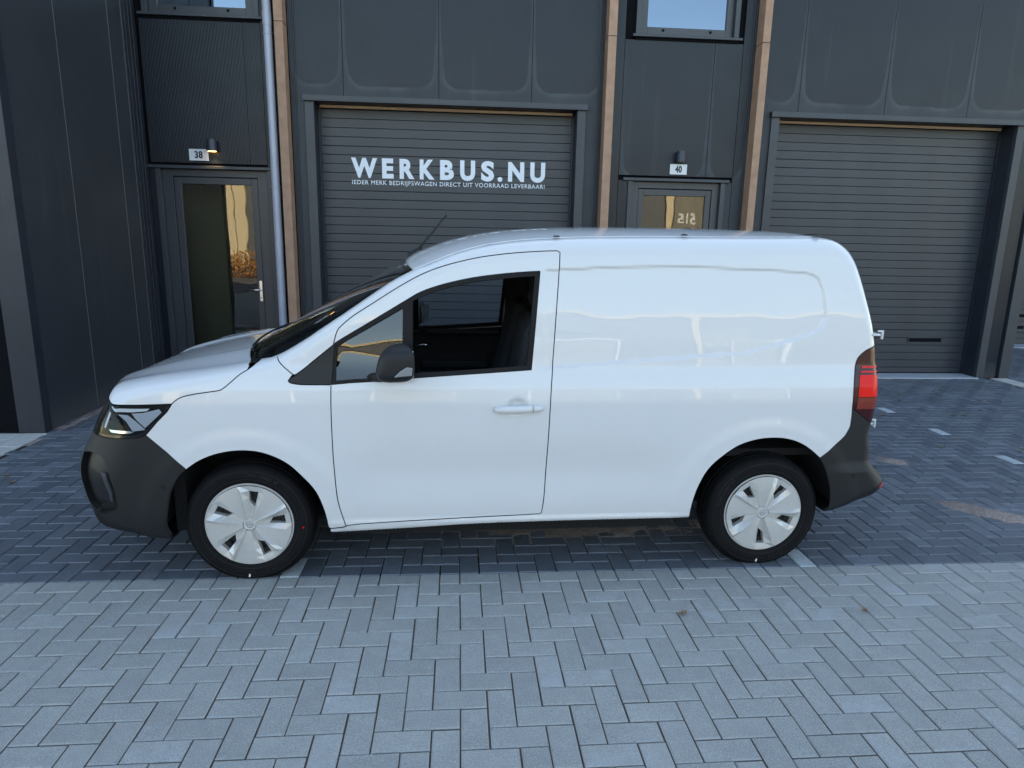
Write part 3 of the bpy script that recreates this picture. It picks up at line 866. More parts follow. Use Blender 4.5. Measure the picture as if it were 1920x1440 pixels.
# ------------------------------------------------------------------ set-back unit at the right
rb = empty('setback_unit', (11, 8.5, 0), label='anthracite unit set back beyond the right pier, with a roller door', cat='building')
q = []
mb = MB(); mb.box(7.6, 9.3, 8.25, 14, 0, TOP); mb.box(12.5, 20, 8.25, 14, 0, TOP); mb.box(9.3, 12.5, 8.25, 14, 3.3, TOP); mb.box(9.3, 12.5, 8.75, 14, 0, 3.3)
q.append(mb.build('wall', M['clad_door'], rb))
rd = MB(); rd.box(9.3, 12.5, 8.55, 8.6, 0, 3.3); rdo = rd.build('roller_door', M['gap'], rb); q.append(rdo)
sme = None
for k in range(31):
    z0 = .02 + k * .1055
    if sme is None:
        m_ = MB(); m_.box(9.31, 12.49, 8.515, 8.55, .003, .1015); so = m_.build('slat', M['slat'], rdo); sme = so.data; so.location.z = z0
    else:
        so = bpy.data.objects.new('slat', sme); link(so, rdo); so.location.z = z0
for z0 in (.30, .52):
    mb = MB(); mb.box(10.02, 10.5, 8.508, 8.514, z0, z0 + .055); mb.build('letter_slot', M['gap'], rdo)
mb = MB(); mb.box(9.25, 12.55, 8.12, 8.56, -.03, .014); q.append(mb.build('threshold', M['concrete'], rb))
for o in q: o.location = -rb.location


# ------------------------------------------------------------------ house numbers and wall lamps
def number_sign(txt, x0, x1, z0, z1, label):
    mb = MB(); mb.box(x0, x1, YF - .012, YF - .002, z0, z1)
    o = mb.build('number_sign', M['signwhite'], bevel=.001, seg=1); tag(o, label, 'sign', 'house number plates over the doors')
    o.location = (0, 0, 0)
    wd = .092 if txt == '38' else .086
    me = text_mesh(txt, wd, .082, M['print'], .040, 'number', 1.05)
    t = bpy.data.objects.new('number', me); link(t, o); t.location = ((x0 + x1) / 2 - wd / 2, YF - .0125, (z0 + z1) / 2 - .039)
    return o


number_sign('38', -3.158, -2.940, 2.587, 2.716, 'white enamel plate reading 38 above the left entrance door')
number_sign('40', 2.609, 2.824, 2.580, 2.702, 'white enamel plate reading 40 above the right entrance door')


def wall_lamp(x, z0, z1, lit, label):
    e = empty('wall_lamp', (x, YF, z0), label=label, cat='lamp', group='wall lamps above the entrance doors')
    mb = MB(); mb.box(-.035, .035, -.03, 0, .03, z1 - z0 - .02); mb.build('bracket', M['print'], e, bevel=.003)
    mb = MB(); mb.cyl((0, -.075, 0), (0, -.075, z1 - z0), .060, .052, n=32, caps=False); mb.cyl((0, -.075, z1 - z0 - .002), (0, -.075, z1 - z0), .052, n=32)
    mb.cyl((0, -.075, 0), (0, -.075, z1 - z0 - .01), .052, .046, n=32, caps=False)
    mb.build('lamp_shade', M['lampbody'], e, smooth=True, angle=35)
    mb = MB(); mb.cyl((0, -.075, -.004), (0, -.075, .004), .047, n=24); mb.build('bulb', M['glow'] if lit else M['room'], e)
    if lit:
        ld = bpy.data.lights.new('lamp_light', 'SPOT'); ld.energy = 3.0; ld.color = (1, .62, .28); ld.spot_size = math.radians(110); ld.spot_blend = .8; ld.shadow_soft_size = .03
        lo = bpy.data.objects.new('lamp_light', ld); link(lo, e); lo.location = (0, -.075, -.012)


M['lampbody'] = simple('lamp_anthracite', (.030, .036, .055), .45, scale=5)
m_, n_, b_ = nodes('lit_bulb'); b_.inputs['Emission Color'].default_value = (1, .55, .18, 1); b_.inputs['Emission Strength'].default_value = 1.6; M['glow'] = m_
wall_lamp(-2.872, 2.690, 2.818, True, 'small dark conical wall lamp glowing warm beside the number 38')
wall_lamp(2.720, 2.728, 2.850, False, 'small dark wall lamp, unlit, above the number 40')

# ------------------------------------------------------------------ the sunlit side of the street, seen only in reflections
op = empty('opposite_building', (0, -24, 0), label='sunlit grey and olive units across the street with cream strips', cat='building')
q = []
mb = MB(); mb.box(-30, 30, -34, -24, 0, 5.7); q.append(mb.build('wall', M['opp'], op))
mb = MB(); mb.box(-30, 30, -24.05, -23.9, 5.6, 5.8); q.append(mb.build('roof_edge', M['cream'], op))
for x0, x1 in ((-12.5, -11.95), (-11.9, -11.3), (11.62, 11.98)):
    mb = MB(); mb.box(x0, x1, -24.0, -23.85, 0, 5.6); q.append(mb.build('cream_strip', M['cream'], op))
for x0, x1 in ((-9, -5.5), (-2.5, 1), (4, 7.5), (14, 17.5)):
    f = MB(); f.box(x0 - .13, x0, -24, -23.8, 0, 3.6); f.box(x1, x1 + .13, -24, -23.8, 0, 3.6); f.box(x0 - .13, x1 + .13, -24, -23.8, 3.6, 3.72); q.append(f.build('door_frame', M['white'], op))
    f = MB(); f.box(x0, x1, -23.98, -23.95, 0, 3.6); q.append(f.build('roller_door', M['opp2'], op))
for x0 in (-8.2, -1.8, 4.7, 14.5):
    f = MB(); f.box(x0, x0 + 2.2, -24, -23.95, 4.2, 5.2); q.append(f.build('window', M['skypane'], op))
mb = MB(); mb.box(12.1, 15.5, -24, -23.94, 2.5, 4.9); q.append(mb.build('sign_board', M['opp2'], op))
for o in q: o.location = -op.location
me = text_mesh('515', 1.15, .55, M['white'], .03, 'number', 1.05)
t = bpy.data.objects.new('number', me); link(t, op); t.rotation_euler = (0, 0, math.pi); t.location = Vector((13.5, -23.93, 2.75)) - op.location

hd = empty('hedge', (-8.6, -15, 0), label='low orange autumn hedge across the street', cat='hedge')
vs = []; fs = []
for k in range(5200):
    c = Vector((rng.uniform(-3.2, 3.2), rng.uniform(-.5, .5), abs(rng.normal(.55, .28)) % 1.05)); n = Vector(rng.normal(size=3)).normalized(); u = n.orthogonal().normalized() * .045; v = n.cross(u).normalized() * .03
    b0 = len(vs); vs += [c - u, c + v, c + u, c - v]; fs.append((b0, b0 + 1, b0 + 2, b0 + 3))
mb = MB(); mb.add(vs, fs); tag(mb.build('foliage', M['leaf_o'], hd), kind='stuff')
mb = MB()
for k in range(26): x = -3.1 + k * .25; mb.tube([(x, 0, 0), (x + rng.uniform(-.1, .1), rng.uniform(-.1, .1), .8)], .015, 5)
mb.build('stem', M['fin'], hd)


def grit(name, m, n, x0, x1, y0, y1, smin, smax, injoint, seed, label):
    r = np.random.RandomState(seed); vs = []; fs = []
    for k in range(n):
        x = r.uniform(x0, x1); y = y0 + (y1 - y0) * r.rand()
        z = .0
        if r.rand() < injoint:
            if r.rand() < .5: x = round(x / U) * U + r.normal(0, .003)
            else: y = round(y / U) * U + r.normal(0, .003)
            z = -.003
        s_ = smin + (smax - smin) * r.rand() ** 3
        b0 = len(vs); q = Matrix.Rotation(r.uniform(0, 6), 3, 'Z')
        for p in ((1, 0, .3), (-.5, .8, .4), (-.6, -.7, .3), (.1, .1, 1.1), (0, 0, -.6)):
            c = q @ Vector(p) * s_; vs.append((x + c.x * r.uniform(.7, 1.3), y + c.y, z + c.z * .8 + .0005))
        fs += [(b0, b0 + 1, b0 + 3), (b0 + 1, b0 + 2, b0 + 3), (b0 + 2, b0, b0 + 3), (b0, b0 + 4, b0 + 1), (b0 + 1, b0 + 4, b0 + 2), (b0 + 2, b0 + 4, b0)]
    mb = MB(); mb.add(vs, fs); return tag(mb.build(name, m), label, 'grit', None, 'stuff')


grit('grit', M['loose'], 9000, -2.6, 4.2, -1.45, .6, .0010, .0034, .75, 11, 'brown sand grains in and beside the joints of the grey paving')
grit('grit', M['white'], 420, -3.4, 6.5, -1.4, 3.5, .0010, .0028, .2, 12, 'tiny white chips scattered over the paving')
grit('grit', M['loose'], 3500, 2.4, 4.6, .25, 2.4, .0010, .0034, .55, 13, 'brown grains round the sand patches right of the van')
grit('grit', M['loose'], 3500, -.6, 1.9, .3, 1.1, .0010, .0032, .5, 14, 'brown grains under the middle of the van')

# ------------------------------------------------------------------ van materials
def paint(name, col, rough=.32, coat=1.0, orange=.0):
    m, n, b = nodes(name)
    tc = N(n, 'ShaderNodeTexCoord').outputs['Object']
    L(n, mix(n, ramp(n, noise(n, tc, 2.5, 4), [(.3, 0.0), (.7, 1.0)]), tuple(c * .985 for c in col), col), b.inputs['Base Color'])
    b.inputs['Roughness'].default_value = rough; b.inputs['Coat Weight'].default_value = coat; b.inputs['Coat Roughness'].default_value = .015
    b.inputs['Coat IOR'].default_value = 1.46; b.inputs['Specular IOR Level'].default_value = .25
    L(n, bump(n, noise(n, tc, 1.9, 2), .0035), b.inputs['Coat Normal'])
    return m


def trimmat(name, col, rough=.55):
    m, n, b = nodes(name)
    tc = N(n, 'ShaderNodeTexCoord').outputs['Object']
    L(n, mix(n, noise(n, tc, 3, 4), tuple(c * .85 for c in col), tuple(c * 1.15 for c in col)), b.inputs['Base Color'])
    b.inputs['Roughness'].default_value = rough; b.inputs['Specular IOR Level'].default_value = .35
    L(n, bump(n, noise(n, tc, 900, 2), .00035), b.inputs['Normal'])
    return m


M['paint'] = paint('white_paint', (.66, .67, .68))
M['bump'] = trimmat('bumper_plastic', (.013, .014, .016), .52)
M['blk'] = trimmat('black_trim', (.008, .009, .010), .42)
M['gloss'] = simple('gloss_black', (.006, .007, .008), .06, var=.0)
M['rub'] = simple('rubber_seal', (.004, .004, .005), .5, var=.1, spec=.22)
M['under'] = simple('under_dark', (.006, .006, .007), .9)
M['lip'] = simple('gap_dark', (.02, .02, .022), .8)
M['inner'] = trimmat('interior_plastic', (.018, .020, .024), .6)
M['cloth'] = simple('seat_cloth', (.030, .034, .042), .9, var=.25, scale=60, bmp=.001, bscale=300)
M['wglass'] = glass('windscreen_glass', (.42, .50, .50), .95, ior=1.55)
M['dglass'] = glass('door_glass', (.80, .88, .92), .9, ior=1.45, mult=1.2)
M['lens'] = glass('lamp_lens', (.93, .95, .96), .9, ior=1.38, mult=.5)
M['qglass'] = glass('quarter_glass', (.35, .42, .45), .95, ior=1.55, mult=1.5)
M['drl2'] = simple('indicator_grey', (.22, .23, .24), .15, var=0, coat=1)
M['chrome'] = simple('chrome', (.85, .86, .88), .10, metal=1, var=0)
M['lampin'] = simple('lamp_black', (.006, .007, .008), .45, var=0, spec=.15)
M['drl'] = simple('light_guide', (.62, .66, .70), .25, var=0)
M['capsilver'] = simple('wheel_silver', (.60, .59, .57), .36, metal=.35, var=.03, coat=.2)
M['rotor'] = simple('dark_steel', (.03, .03, .032), .45, metal=.6)
m_, n_, b_ = nodes('tyre_rubber')
tc_ = N(n_, 'ShaderNodeTexCoord').outputs['Object']
L(n_, mix(n_, ramp(n_, noise(n_, tc_, 9, 5), [(.3, 0.0), (.8, 1.0)]), (.003, .0035, .0045), (.007, .007, .0075)), b_.inputs['Base Color'])
b_.inputs['Roughness'].default_value = .72; b_.inputs['Specular IOR Level'].default_value = .2
L(n_, bump(n_, noise(n_, tc_, 150, 3), .0006), b_.inputs['Normal']); M['tyre'] = m_
M['tyretxt'] = simple('tyre_lettering', (.016, .016, .017), .5, spec=.3)
M['red'] = simple('tail_red', (.80, .001, .002), .30, var=.02, coat=.25, spec=.15)
M['redstripe'] = simple('tail_red_bright', (.80, .02, .03), .3, coat=.2, spec=.1)
M['smoke'] = simple('tail_smoked', (.040, .003, .006), .15, var=0, coat=.2, spec=.3)
M['amber'] = simple('tail_lower', (.20, .03, .02), .2, var=.1, coat=.3, spec=.2)

# ------------------------------------------------------------------ van
VAN_RZ = math.radians(1.16)
van = empty('delivery_van', (-1.11812, 1.08482, 0), VAN_RZ, 'white compact panel van with black bumpers and its driver window open, parked across the doors', 'van')


def gradH(X, Z):
    """outward gradient pieces: base by finite differences, rounding analytically"""
    e = .0015
    d, i, t = segdist(X, Z, BS); j = (i + 1) % len(BS)
    Rd = BS[i, 2] * (1 - t) + BS[j, 2] * t; Ry = BS[i, 3] * (1 - t) + BS[j, 3] * t
    # nearest border point -> inward direction
    px = BS[i, 0] * (1 - t) + BS[j, 0] * t; pz = BS[i, 1] * (1 - t) + BS[j, 1] * t
    ex = BS[j, 0] - BS[i, 0]; ez = BS[j, 1] - BS[i, 1]; el = np.hypot(ex, ez) + 1e-9
    sgn = np.sign(np.sum(BS[:, 0] * np.roll(BS[:, 1], -1) - np.roll(BS[:, 0], -1) * BS[:, 1]))
    nx = -ez / el * sgn; nz = ex / el * sgn            # inward normal of that segment
    gx = np.where(d > 1e-4, (X - px) / np.maximum(d, 1e-4), nx); gz = np.where(d > 1e-4, (Z - pz) / np.maximum(d, 1e-4), nz)
    flip = (gx * nx + gz * nz) < 0; gx = np.where(flip, nx, gx); gz = np.where(flip, nz, gz)
    u = np.clip(d / Rd, 0, 1); s = Ry / Rd * (1 - u) / np.sqrt(np.clip(1 - (1 - u) ** 2, 4e-4, 1))
    s = np.where(u >= 1, 0, s)
    hx = (HB(X + e, Z) - HB(X - e, Z)) / (2 * e); hz = (HB(X, Z + e) - HB(X, Z - e)) / (2 * e)
    return hx + s * gx, hz + s * gz


def HB(X, Z):
    return H(X, Z) + rnd_inset(X, Z)


def rnd_inset(X, Z):
    d, i, t = segdist(X, Z, BS); j = (i + 1) % len(BS)
    Rd = BS[i, 2] * (1 - t) + BS[j, 2] * t; Ry = BS[i, 3] * (1 - t) + BS[j, 3] * t
    u = np.clip(d / Rd, 0, 1)
    return Ry * (1 - np.sqrt(np.clip(1 - (1 - u) ** 2, 0, 1)))


def resample(P, h):
    out = []
    n = len(P)
    for i in range(n):
        a = np.array(P[i]); b_ = np.array(P[(i + 1) % n]); k = max(1, int(math.ceil(np.linalg.norm(b_ - a) / h)))
        for q in range(k): out.append(a + (b_ - a) * q / k)
    return np.array(out)


def crv(pts, n=4, closed=False):
    """open catmull-rom through points"""
    P = [np.array(p, float) for p in pts]; out = []
    for i in range(len(P) - 1):
        p0 = P[i - 1] if i else 2 * P[0] - P[1]; p1, p2 = P[i], P[i + 1]; p3 = P[i + 2] if i + 2 < len(P) else 2 * P[-1] - P[-2]
        for k in range(n):
            t = k / n; out.append(.5 * ((2 * p1) + (-p0 + p2) * t + (2 * p0 - 5 * p1 + 4 * p2 - p3) * t * t + (-p0 + 3 * p1 - 3 * p2 + p3) * t ** 3))
    out.append(P[-1]); return [tuple(q) for q in out]


BS2 = BS[:, :2]


def bseg(a, b_):
    """border points from the one nearest a to the one nearest b_, in border order (clockwise: nose, bonnet, roof, tail, floor)"""
    i = int(np.argmin(np.hypot(*(BS2 - np.array(a)).T))); j = int(np.argmin(np.hypot(*(BS2 - np.array(b_)).T)))
    out = []
    k = i
    while True:
        out.append(tuple(BS2[k])); 
        if k == j: break
        k = (k + 1) % len(BS2)
    return out


def skin(name, poly, mat, parent, side=-1, holes=(), h=.014, off=0.0, gap=.0025, lip=.014, feat=True, rings=True, liparch=None, flat=False):
    poly = np.array(poly, float)
    if np.sum(poly[:, 0] * np.roll(poly[:, 1], -1) - np.roll(poly[:, 0], -1) * poly[:, 1]) < 0: poly = poly[::-1]
    # drop near duplicates
    keep = [0]
    for i in range(1, len(poly)):
        if np.linalg.norm(poly[i] - poly[keep[-1]]) > .0015: keep.append(i)
    if np.linalg.norm(poly[keep[-1]] - poly[0]) < .0015: keep.pop()
    poly = resample(poly[keep], h)
    loops = [poly] + [resample(np.array(q, float), h) for q in holes]
    new = []
    for li, Lp in enumerate(loops):
        if li and np.sum(Lp[:, 0] * np.roll(Lp[:, 1], -1) - np.roll(Lp[:, 0], -1) * Lp[:, 1]) < 0: Lp = Lp[::-1]
        t = np.roll(Lp, -1, 0) - np.roll(Lp, 1, 0); t /= (np.linalg.norm(t, axis=1)[:, None] + 1e-9)
        inn = np.stack([-t[:, 1], t[:, 0]], 1) * (1 if li == 0 else -1)
        d, _, _ = segdist(Lp[:, 0], Lp[:, 1], BS)
        onb = (d < .004)
        new.append(np.where(onb[:, None], Lp, Lp + inn * gap))
    loops = new
    pts = [p for Lp in loops for p in Lp]; edges = []; b0 = 0
    for Lp in loops:
        edges += [(b0 + i, b0 + (i + 1) % len(Lp)) for i in range(len(Lp))]; b0 += len(Lp)
    lo = loops[0].min(0); hi = loops[0].max(0)
    gx, gz = np.meshgrid(np.arange(lo[0], hi[0], h), np.arange(lo[1], hi[1], h)); gx = gx + (np.arange(gx.shape[0])[:, None] % 2) * h * .5
    gx = gx.ravel(); gz = gz.ravel()
    if rings:
        rx = []; rz_ = []
        tt = np.roll(BS2, -1, 0) - np.roll(BS2, 1, 0); tt /= np.linalg.norm(tt, axis=1)[:, None]
        sg = np.sign(np.sum(BS[:, 0] * np.roll(BS[:, 1], -1) - np.roll(BS[:, 0], -1) * BS[:, 1]))
        inn = np.stack([-tt[:, 1], tt[:, 0]], 1) * sg
        RB = resample(np.hstack([BS2, BS[:, 2:3], inn]), .02)
        for f in (.02, .07, .15, .26, .4, .56):
            q = RB[:, :2] + RB[:, 3:5] * RB[:, 2:3] * f; rx.append(q[:, 0]); rz_.append(q[:, 1])
        dg, _, _ = segdist(gx, gz, BS); k = dg > .02; gx = np.concatenate([gx[k]] + rx); gz = np.concatenate([gz[k]] + rz_)
    ins = inpoly(gx, gz, loops[0])
    for q in loops[1:]: ins &= ~inpoly(gx, gz, q)
    gx = gx[ins]; gz = gz[ins]
    dm = np.full(gx.shape, 9.)
    for q in loops:
        dd, _, _ = segdist(gx, gz, np.hstack([q, np.zeros((len(q), 2))])); dm = np.minimum(dm, dd)
    k = dm > .003; gx = gx[k]; gz = gz[k]
    allp = [Vector((float(p[0]), float(p[1]))) for p in pts] + [Vector((float(a), float(b_))) for a, b_ in zip(gx, gz)]
    vco, _, faces, ov, _, _ = delaunay_2d_cdt(allp, edges, [], 0, 1e-6)
    V = np.array([v[:] for v in vco]); F = np.array([f for f in faces if len(f) == 3])
    c = V[F].mean(1); ok = inpoly(c[:, 0], c[:, 1], loops[0])
    for q in loops[1:]: ok &= ~inpoly(c[:, 0], c[:, 1], q)
    F = F[ok]
    a2 = (V[F[:, 1], 0] - V[F[:, 0], 0]) * (V[F[:, 2], 1] - V[F[:, 0], 1]) - (V[F[:, 2], 0] - V[F[:, 0], 0]) * (V[F[:, 1], 1] - V[F[:, 0], 1])
    F[a2 < 0] = F[a2 < 0][:, ::-1]; F = F[np.abs(a2) > 1e-9]
    X, Z = V[:, 0], V[:, 1]
    Y = H(X, Z); gxx, gzz = gradH(X, Z)
    nn = np.stack([-gxx, np.ones_like(gxx), -gzz], 1); nn /= np.linalg.norm(nn, axis=1)[:, None]
    P = np.stack([X, Y, Z], 1) + nn * (off(Z)[:, None] if callable(off) else off)
    # lip rings
    imap = {}
    for vi, orig in enumerate(ov):
        for o_ in orig: imap[o_] = vi
    v3 = [tuple(p) for p in P]; n3 = [tuple(q) for q in nn]; f3 = [tuple(f) for f in F]; mi = [0] * len(f3)
    b0 = 0
    if lip > 0:
        for Lp in loops:
            ids = [imap.get(b0 + i) for i in range(len(Lp))]; b0 += len(Lp)
            if any(i is None for i in ids): continue
            onb = segdist(Lp[:, 0], Lp[:, 1], BS)[0] < .004
            st = len(v3)
            for i in ids:
                v3.append(tuple(P[i])); n3.append(tuple(nn[i])); v3.append(tuple(P[i] - nn[i] * lip)); n3.append(tuple(nn[i]))
            m_ = len(ids)
            for i in range(m_):
                j = (i + 1) % m_
                if onb[i] and onb[j]: continue
                f3.append((st + 2 * i, st + 2 * i + 1, st + 2 * j + 1, st + 2 * j)); mi.append(1)
    v3 = np.array(v3); n3 = np.array(n3)
    if side < 0:
        v3[:, 1] *= -1; n3[:, 1] *= -1
    else:
        f3 = [tuple(reversed(f)) for f in f3]
    me = bpy.data.meshes.new(name); me.from_pydata([tuple(p) for p in v3], [], f3); me.update()
    me.materials.append(mat); me.materials.append(M['lip']); me.polygons.foreach_set('material_index', mi)
    me.polygons.foreach_set('use_smooth', [m == 0 for m in mi])
    if not flat:
        try: me.normals_split_custom_set_from_vertices([tuple(q) for q in n3])
        except Exception as ex: print('normals', ex)
    o = bpy.data.objects.new(name, me); link(o, parent)
    return o


# outlines on the side skin (x along the van from the front axle, z up), measured once
SEAM = [(.072, 1.110), (.105, 1.128), (.20, 1.165)]
DOORL = crv([(.519, .305), (.498, .383), (.482, .471), (.472, .627), (.469, .725), (.468, .889), (.470, 1.041)])
DOORT = crv([(.483, 1.236), (.501, 1.298), (.527, 1.329), (.580, 1.373), (.685, 1.441), (.791, 1.509), (.904, 1.572), (1.018, 1.617), (1.171, 1.657), (1.325, 1.681), (1.481, 1.695), (1.583, 1.700)])
DOORR = [(1.597, 1.692)] + crv([(1.596, 1.680), (1.592, 1.58), (1.581, 1.403), (1.565, 1.139), (1.555, .988), (1.550, .824), (1.543, .605), (1.536, .443), (1.526, .352)])
DOORB = [(1.518, .346), (1.413, .342), (1.099, .333), (.791, .323), (.599, .314), (.530, .308)]
WINT = crv([(.489, 1.240), (.536, 1.270), (.680, 1.356), (.828, 1.446), (.911, 1.493), (1.022, 1.531), (1.162, 1.563), (1.303, 1.583), (1.417, 1.594), (1.496, 1.599)])
WINR = [(1.496, 1.599), (1.476, 1.353), (1.456, 1.112)]
WINB = [(1.456, 1.112), (1.248, 1.098), (.878, 1.074), (.769, 1.062), (.578, 1.052), (.474, 1.043)]
TRI = crv([(.489, 1.238), (.40, 1.166), (.33, 1.109), (.275, 1.072)]) + crv([(.266, 1.063), (.272, 1.054), (.288, 1.048), (.339, 1.042), (.473, 1.041)])[1:]
ARCHF = crv([(-.352, .240), (-.365, .307), (-.351, .393), (-.327, .488), (-.283, .574), (-.229, .627), (-.163, .672), (-.077, .705), (.028, .719), (.132, .706), (.235, .658), (.309, .588), (.377, .500), (.415, .394), (.431, .298), (.436, .262)])
ARCHR = crv([(2.331, .302), (2.336, .382), (2.359, .481), (2.407, .583), (2.480, .656), (2.563, .712), (2.662, .743), (2.764, .750), (2.856, .737), (2.943, .700), (3.033, .630), (3.075, .565), (3.109, .479), (3.124, .413), (3.130, .340), (3.120, .312)])
BONSHUT = crv([(-.276, .952), (-.255, .970), (-.225, .986), (-.165, 1.000), (-.062, 1.015), (-.035, 1.027), (-.001, 1.055), (.039, 1.090), (.072, 1.110)])
HEADR = [(-.276, .950), (-.300, .914), (-.352, .862), (-.405, .802)]
HEADB = crv([(-.405, .802), (-.440, .784), (-.505, .778), (-.60, .772), (-.70, .770), (-.77, .772)])
BUMPFS = [(-.409, .798), (-.32, .712), (-.233, .627)]
TLF = crv([(3.335, 1.236), (3.295, 1.226), (3.252, 1.206), (3.217, 1.175), (3.202, 1.140), (3.195, 1.089), (3.189, 1.006), (3.189, .905)])
TLB = [(3.190, .905), (3.306, .822), (3.345, .812)]
BUMPRS = crv([(3.190, .905), (3.191, .817), (3.181, .780), (3.157, .740), (3.088, .676), (3.033, .632)])

iaf = min(range(len(ARCHF)), key=lambda k: (ARCHF[k][0] + .229) ** 2 + (ARCHF[k][1] - .627) ** 2)
iar = min(range(len(ARCHR)), key=lambda k: (ARCHR[k][0] - 3.033) ** 2 + (ARCHR[k][1] - .630) ** 2)

FEND = list(BONSHUT) + [(.105, 1.128)][:0] + [(.115, 1.108), (.16, 1.075), (.20, 1.050), (.262, 1.060)] + TRI[TRI.index(TRI[-1]) - 8:] + list(reversed(DOORL))[1:] + [(.500, .300), (.440, .292)] + list(reversed([p for p in ARCHF[iaf:] if p[1] > .292])) + list(reversed(BUMPFS))[1:] + list(reversed(HEADR))
BODY = SEAM + bseg((.20, 1.17), (3.335, 1.236)) + TLF[1:] + BUMPRS[1:] + list(reversed(ARCHR[:iar + 1])) + list(reversed([p for p in bseg((2.33, .298), (.436, .258))])) [::-1] + [(.438, .286)] + [(.500, .296), (.520, .301)] + list(reversed(DOORB)) + list(reversed(DOORR)) + list(reversed(DOORT)) + TRI[1:14] + [(.20, 1.052), (.16, 1.077), (.115, 1.110)]


def dedupe(P):
    out = []
    for p in P:
        if not out or (abs(p[0] - out[-1][0]) + abs(p[1] - out[-1][1])) > .002: out.append((float(p[0]), float(p[1])))
    return out


def rev(P): return list(reversed(P))


i_tri_tip = min(range(len(TRI)), key=lambda k: TRI[k][0])
TRIU = TRI[:i_tri_tip + 1]            # upper edge of the black triangle, rear to front
SEAML = [(.203, 1.172), (.222, 1.150), (.250, 1.122), (.288, 1.090)]
TRI_F = [p for p in TRI[:i_tri_tip + 1] if p[0] < .286]      # part of the upper edge that borders the fender
TRI_R = [p for p in TRI[:i_tri_tip + 1] if p[0] > .291]
FEND = dedupe(BONSHUT + [(.088, 1.122)] + bseg((.12, 1.15), (.197, 1.17)) + SEAML + TRI_F + TRI[i_tri_tip + 1:] + rev(DOORL) + [(.505, .299), (.442, .291)] + rev([p for p in ARCHF[iaf:] if p[1] > .295]) + rev(BUMPFS) + rev(HEADR))
BODY = dedupe(bseg((.205, 1.174), (3.33, 1.238)) + TLF[1:] + BUMPRS + rev(ARCHR[:iar]) + bseg((2.30, .298), (.436, .258)) + [(.439, .289), (.507, .297)] + rev(DOORB) + rev(DOORR) + rev(DOORT) + TRI_R + rev(SEAML))
DOOR = dedupe(DOORL + rev(WINB)[0:] + rev(WINR) + rev(WINT) + DOORT + DOORR + DOORB)
BONN = dedupe(BONSHUT + [(.075, 1.125)] + rev(bseg((-.66, .96), (.06, 1.137))) + [(-.60, .948), (-.545, .946), (-.44, .946), (-.34, .949)])
HEAD = dedupe([(-.277, .948)] + HEADR + HEADB + bseg((-.775, .775), (-.668, .955)) + [(-.60, .943), (-.545, .942), (-.44, .942), (-.34, .945)])
BUMPF = dedupe(BUMPFS + rev(ARCHF[:iaf]) + bseg((-.36, .234), (-.775, .775)) + rev(HEADB))
TAILL = dedupe(TLF + TLB + rev(bseg((3.33, 1.238), (3.346, .82))))
BUMPR = dedupe(TLB + bseg((3.346, .82), (3.12, .305)) + rev(ARCHR[iar:]) + rev(BUMPRS))
RING = dedupe(WINB[::-1] + WINR[::-1] + WINT[::-1])
OPEN = dedupe([(.866, 1.095), (1.248, 1.120), (1.432, 1.134), (1.452, 1.353), (1.470, 1.572)] + crv([(1.470, 1.574), (1.417, 1.570), (1.303, 1.559), (1.162, 1.540), (1.022, 1.507), (.911, 1.468), (.868, 1.446)]))
OPENF = None
QUART = dedupe([(.492, 1.062), (.578, 1.069), (.769, 1.080), (.812, 1.083), (.818, 1.413), (.680, 1.332), (.536, 1.247), (.500, 1.222)])


OPENF = [(min(x, 9) if x > .95 else .828, z) for x, z in OPEN]; OPENF = dedupe([(.828, 1.092)] + [p for p in OPEN if p[0] > .90] + [(.828, 1.424)])
QUARTF = dedupe([(x if x < .8 else .790, z if x < .8 else (z if z < 1.2 else 1.397)) for x, z in QUART])


def open_hull(poly): return poly


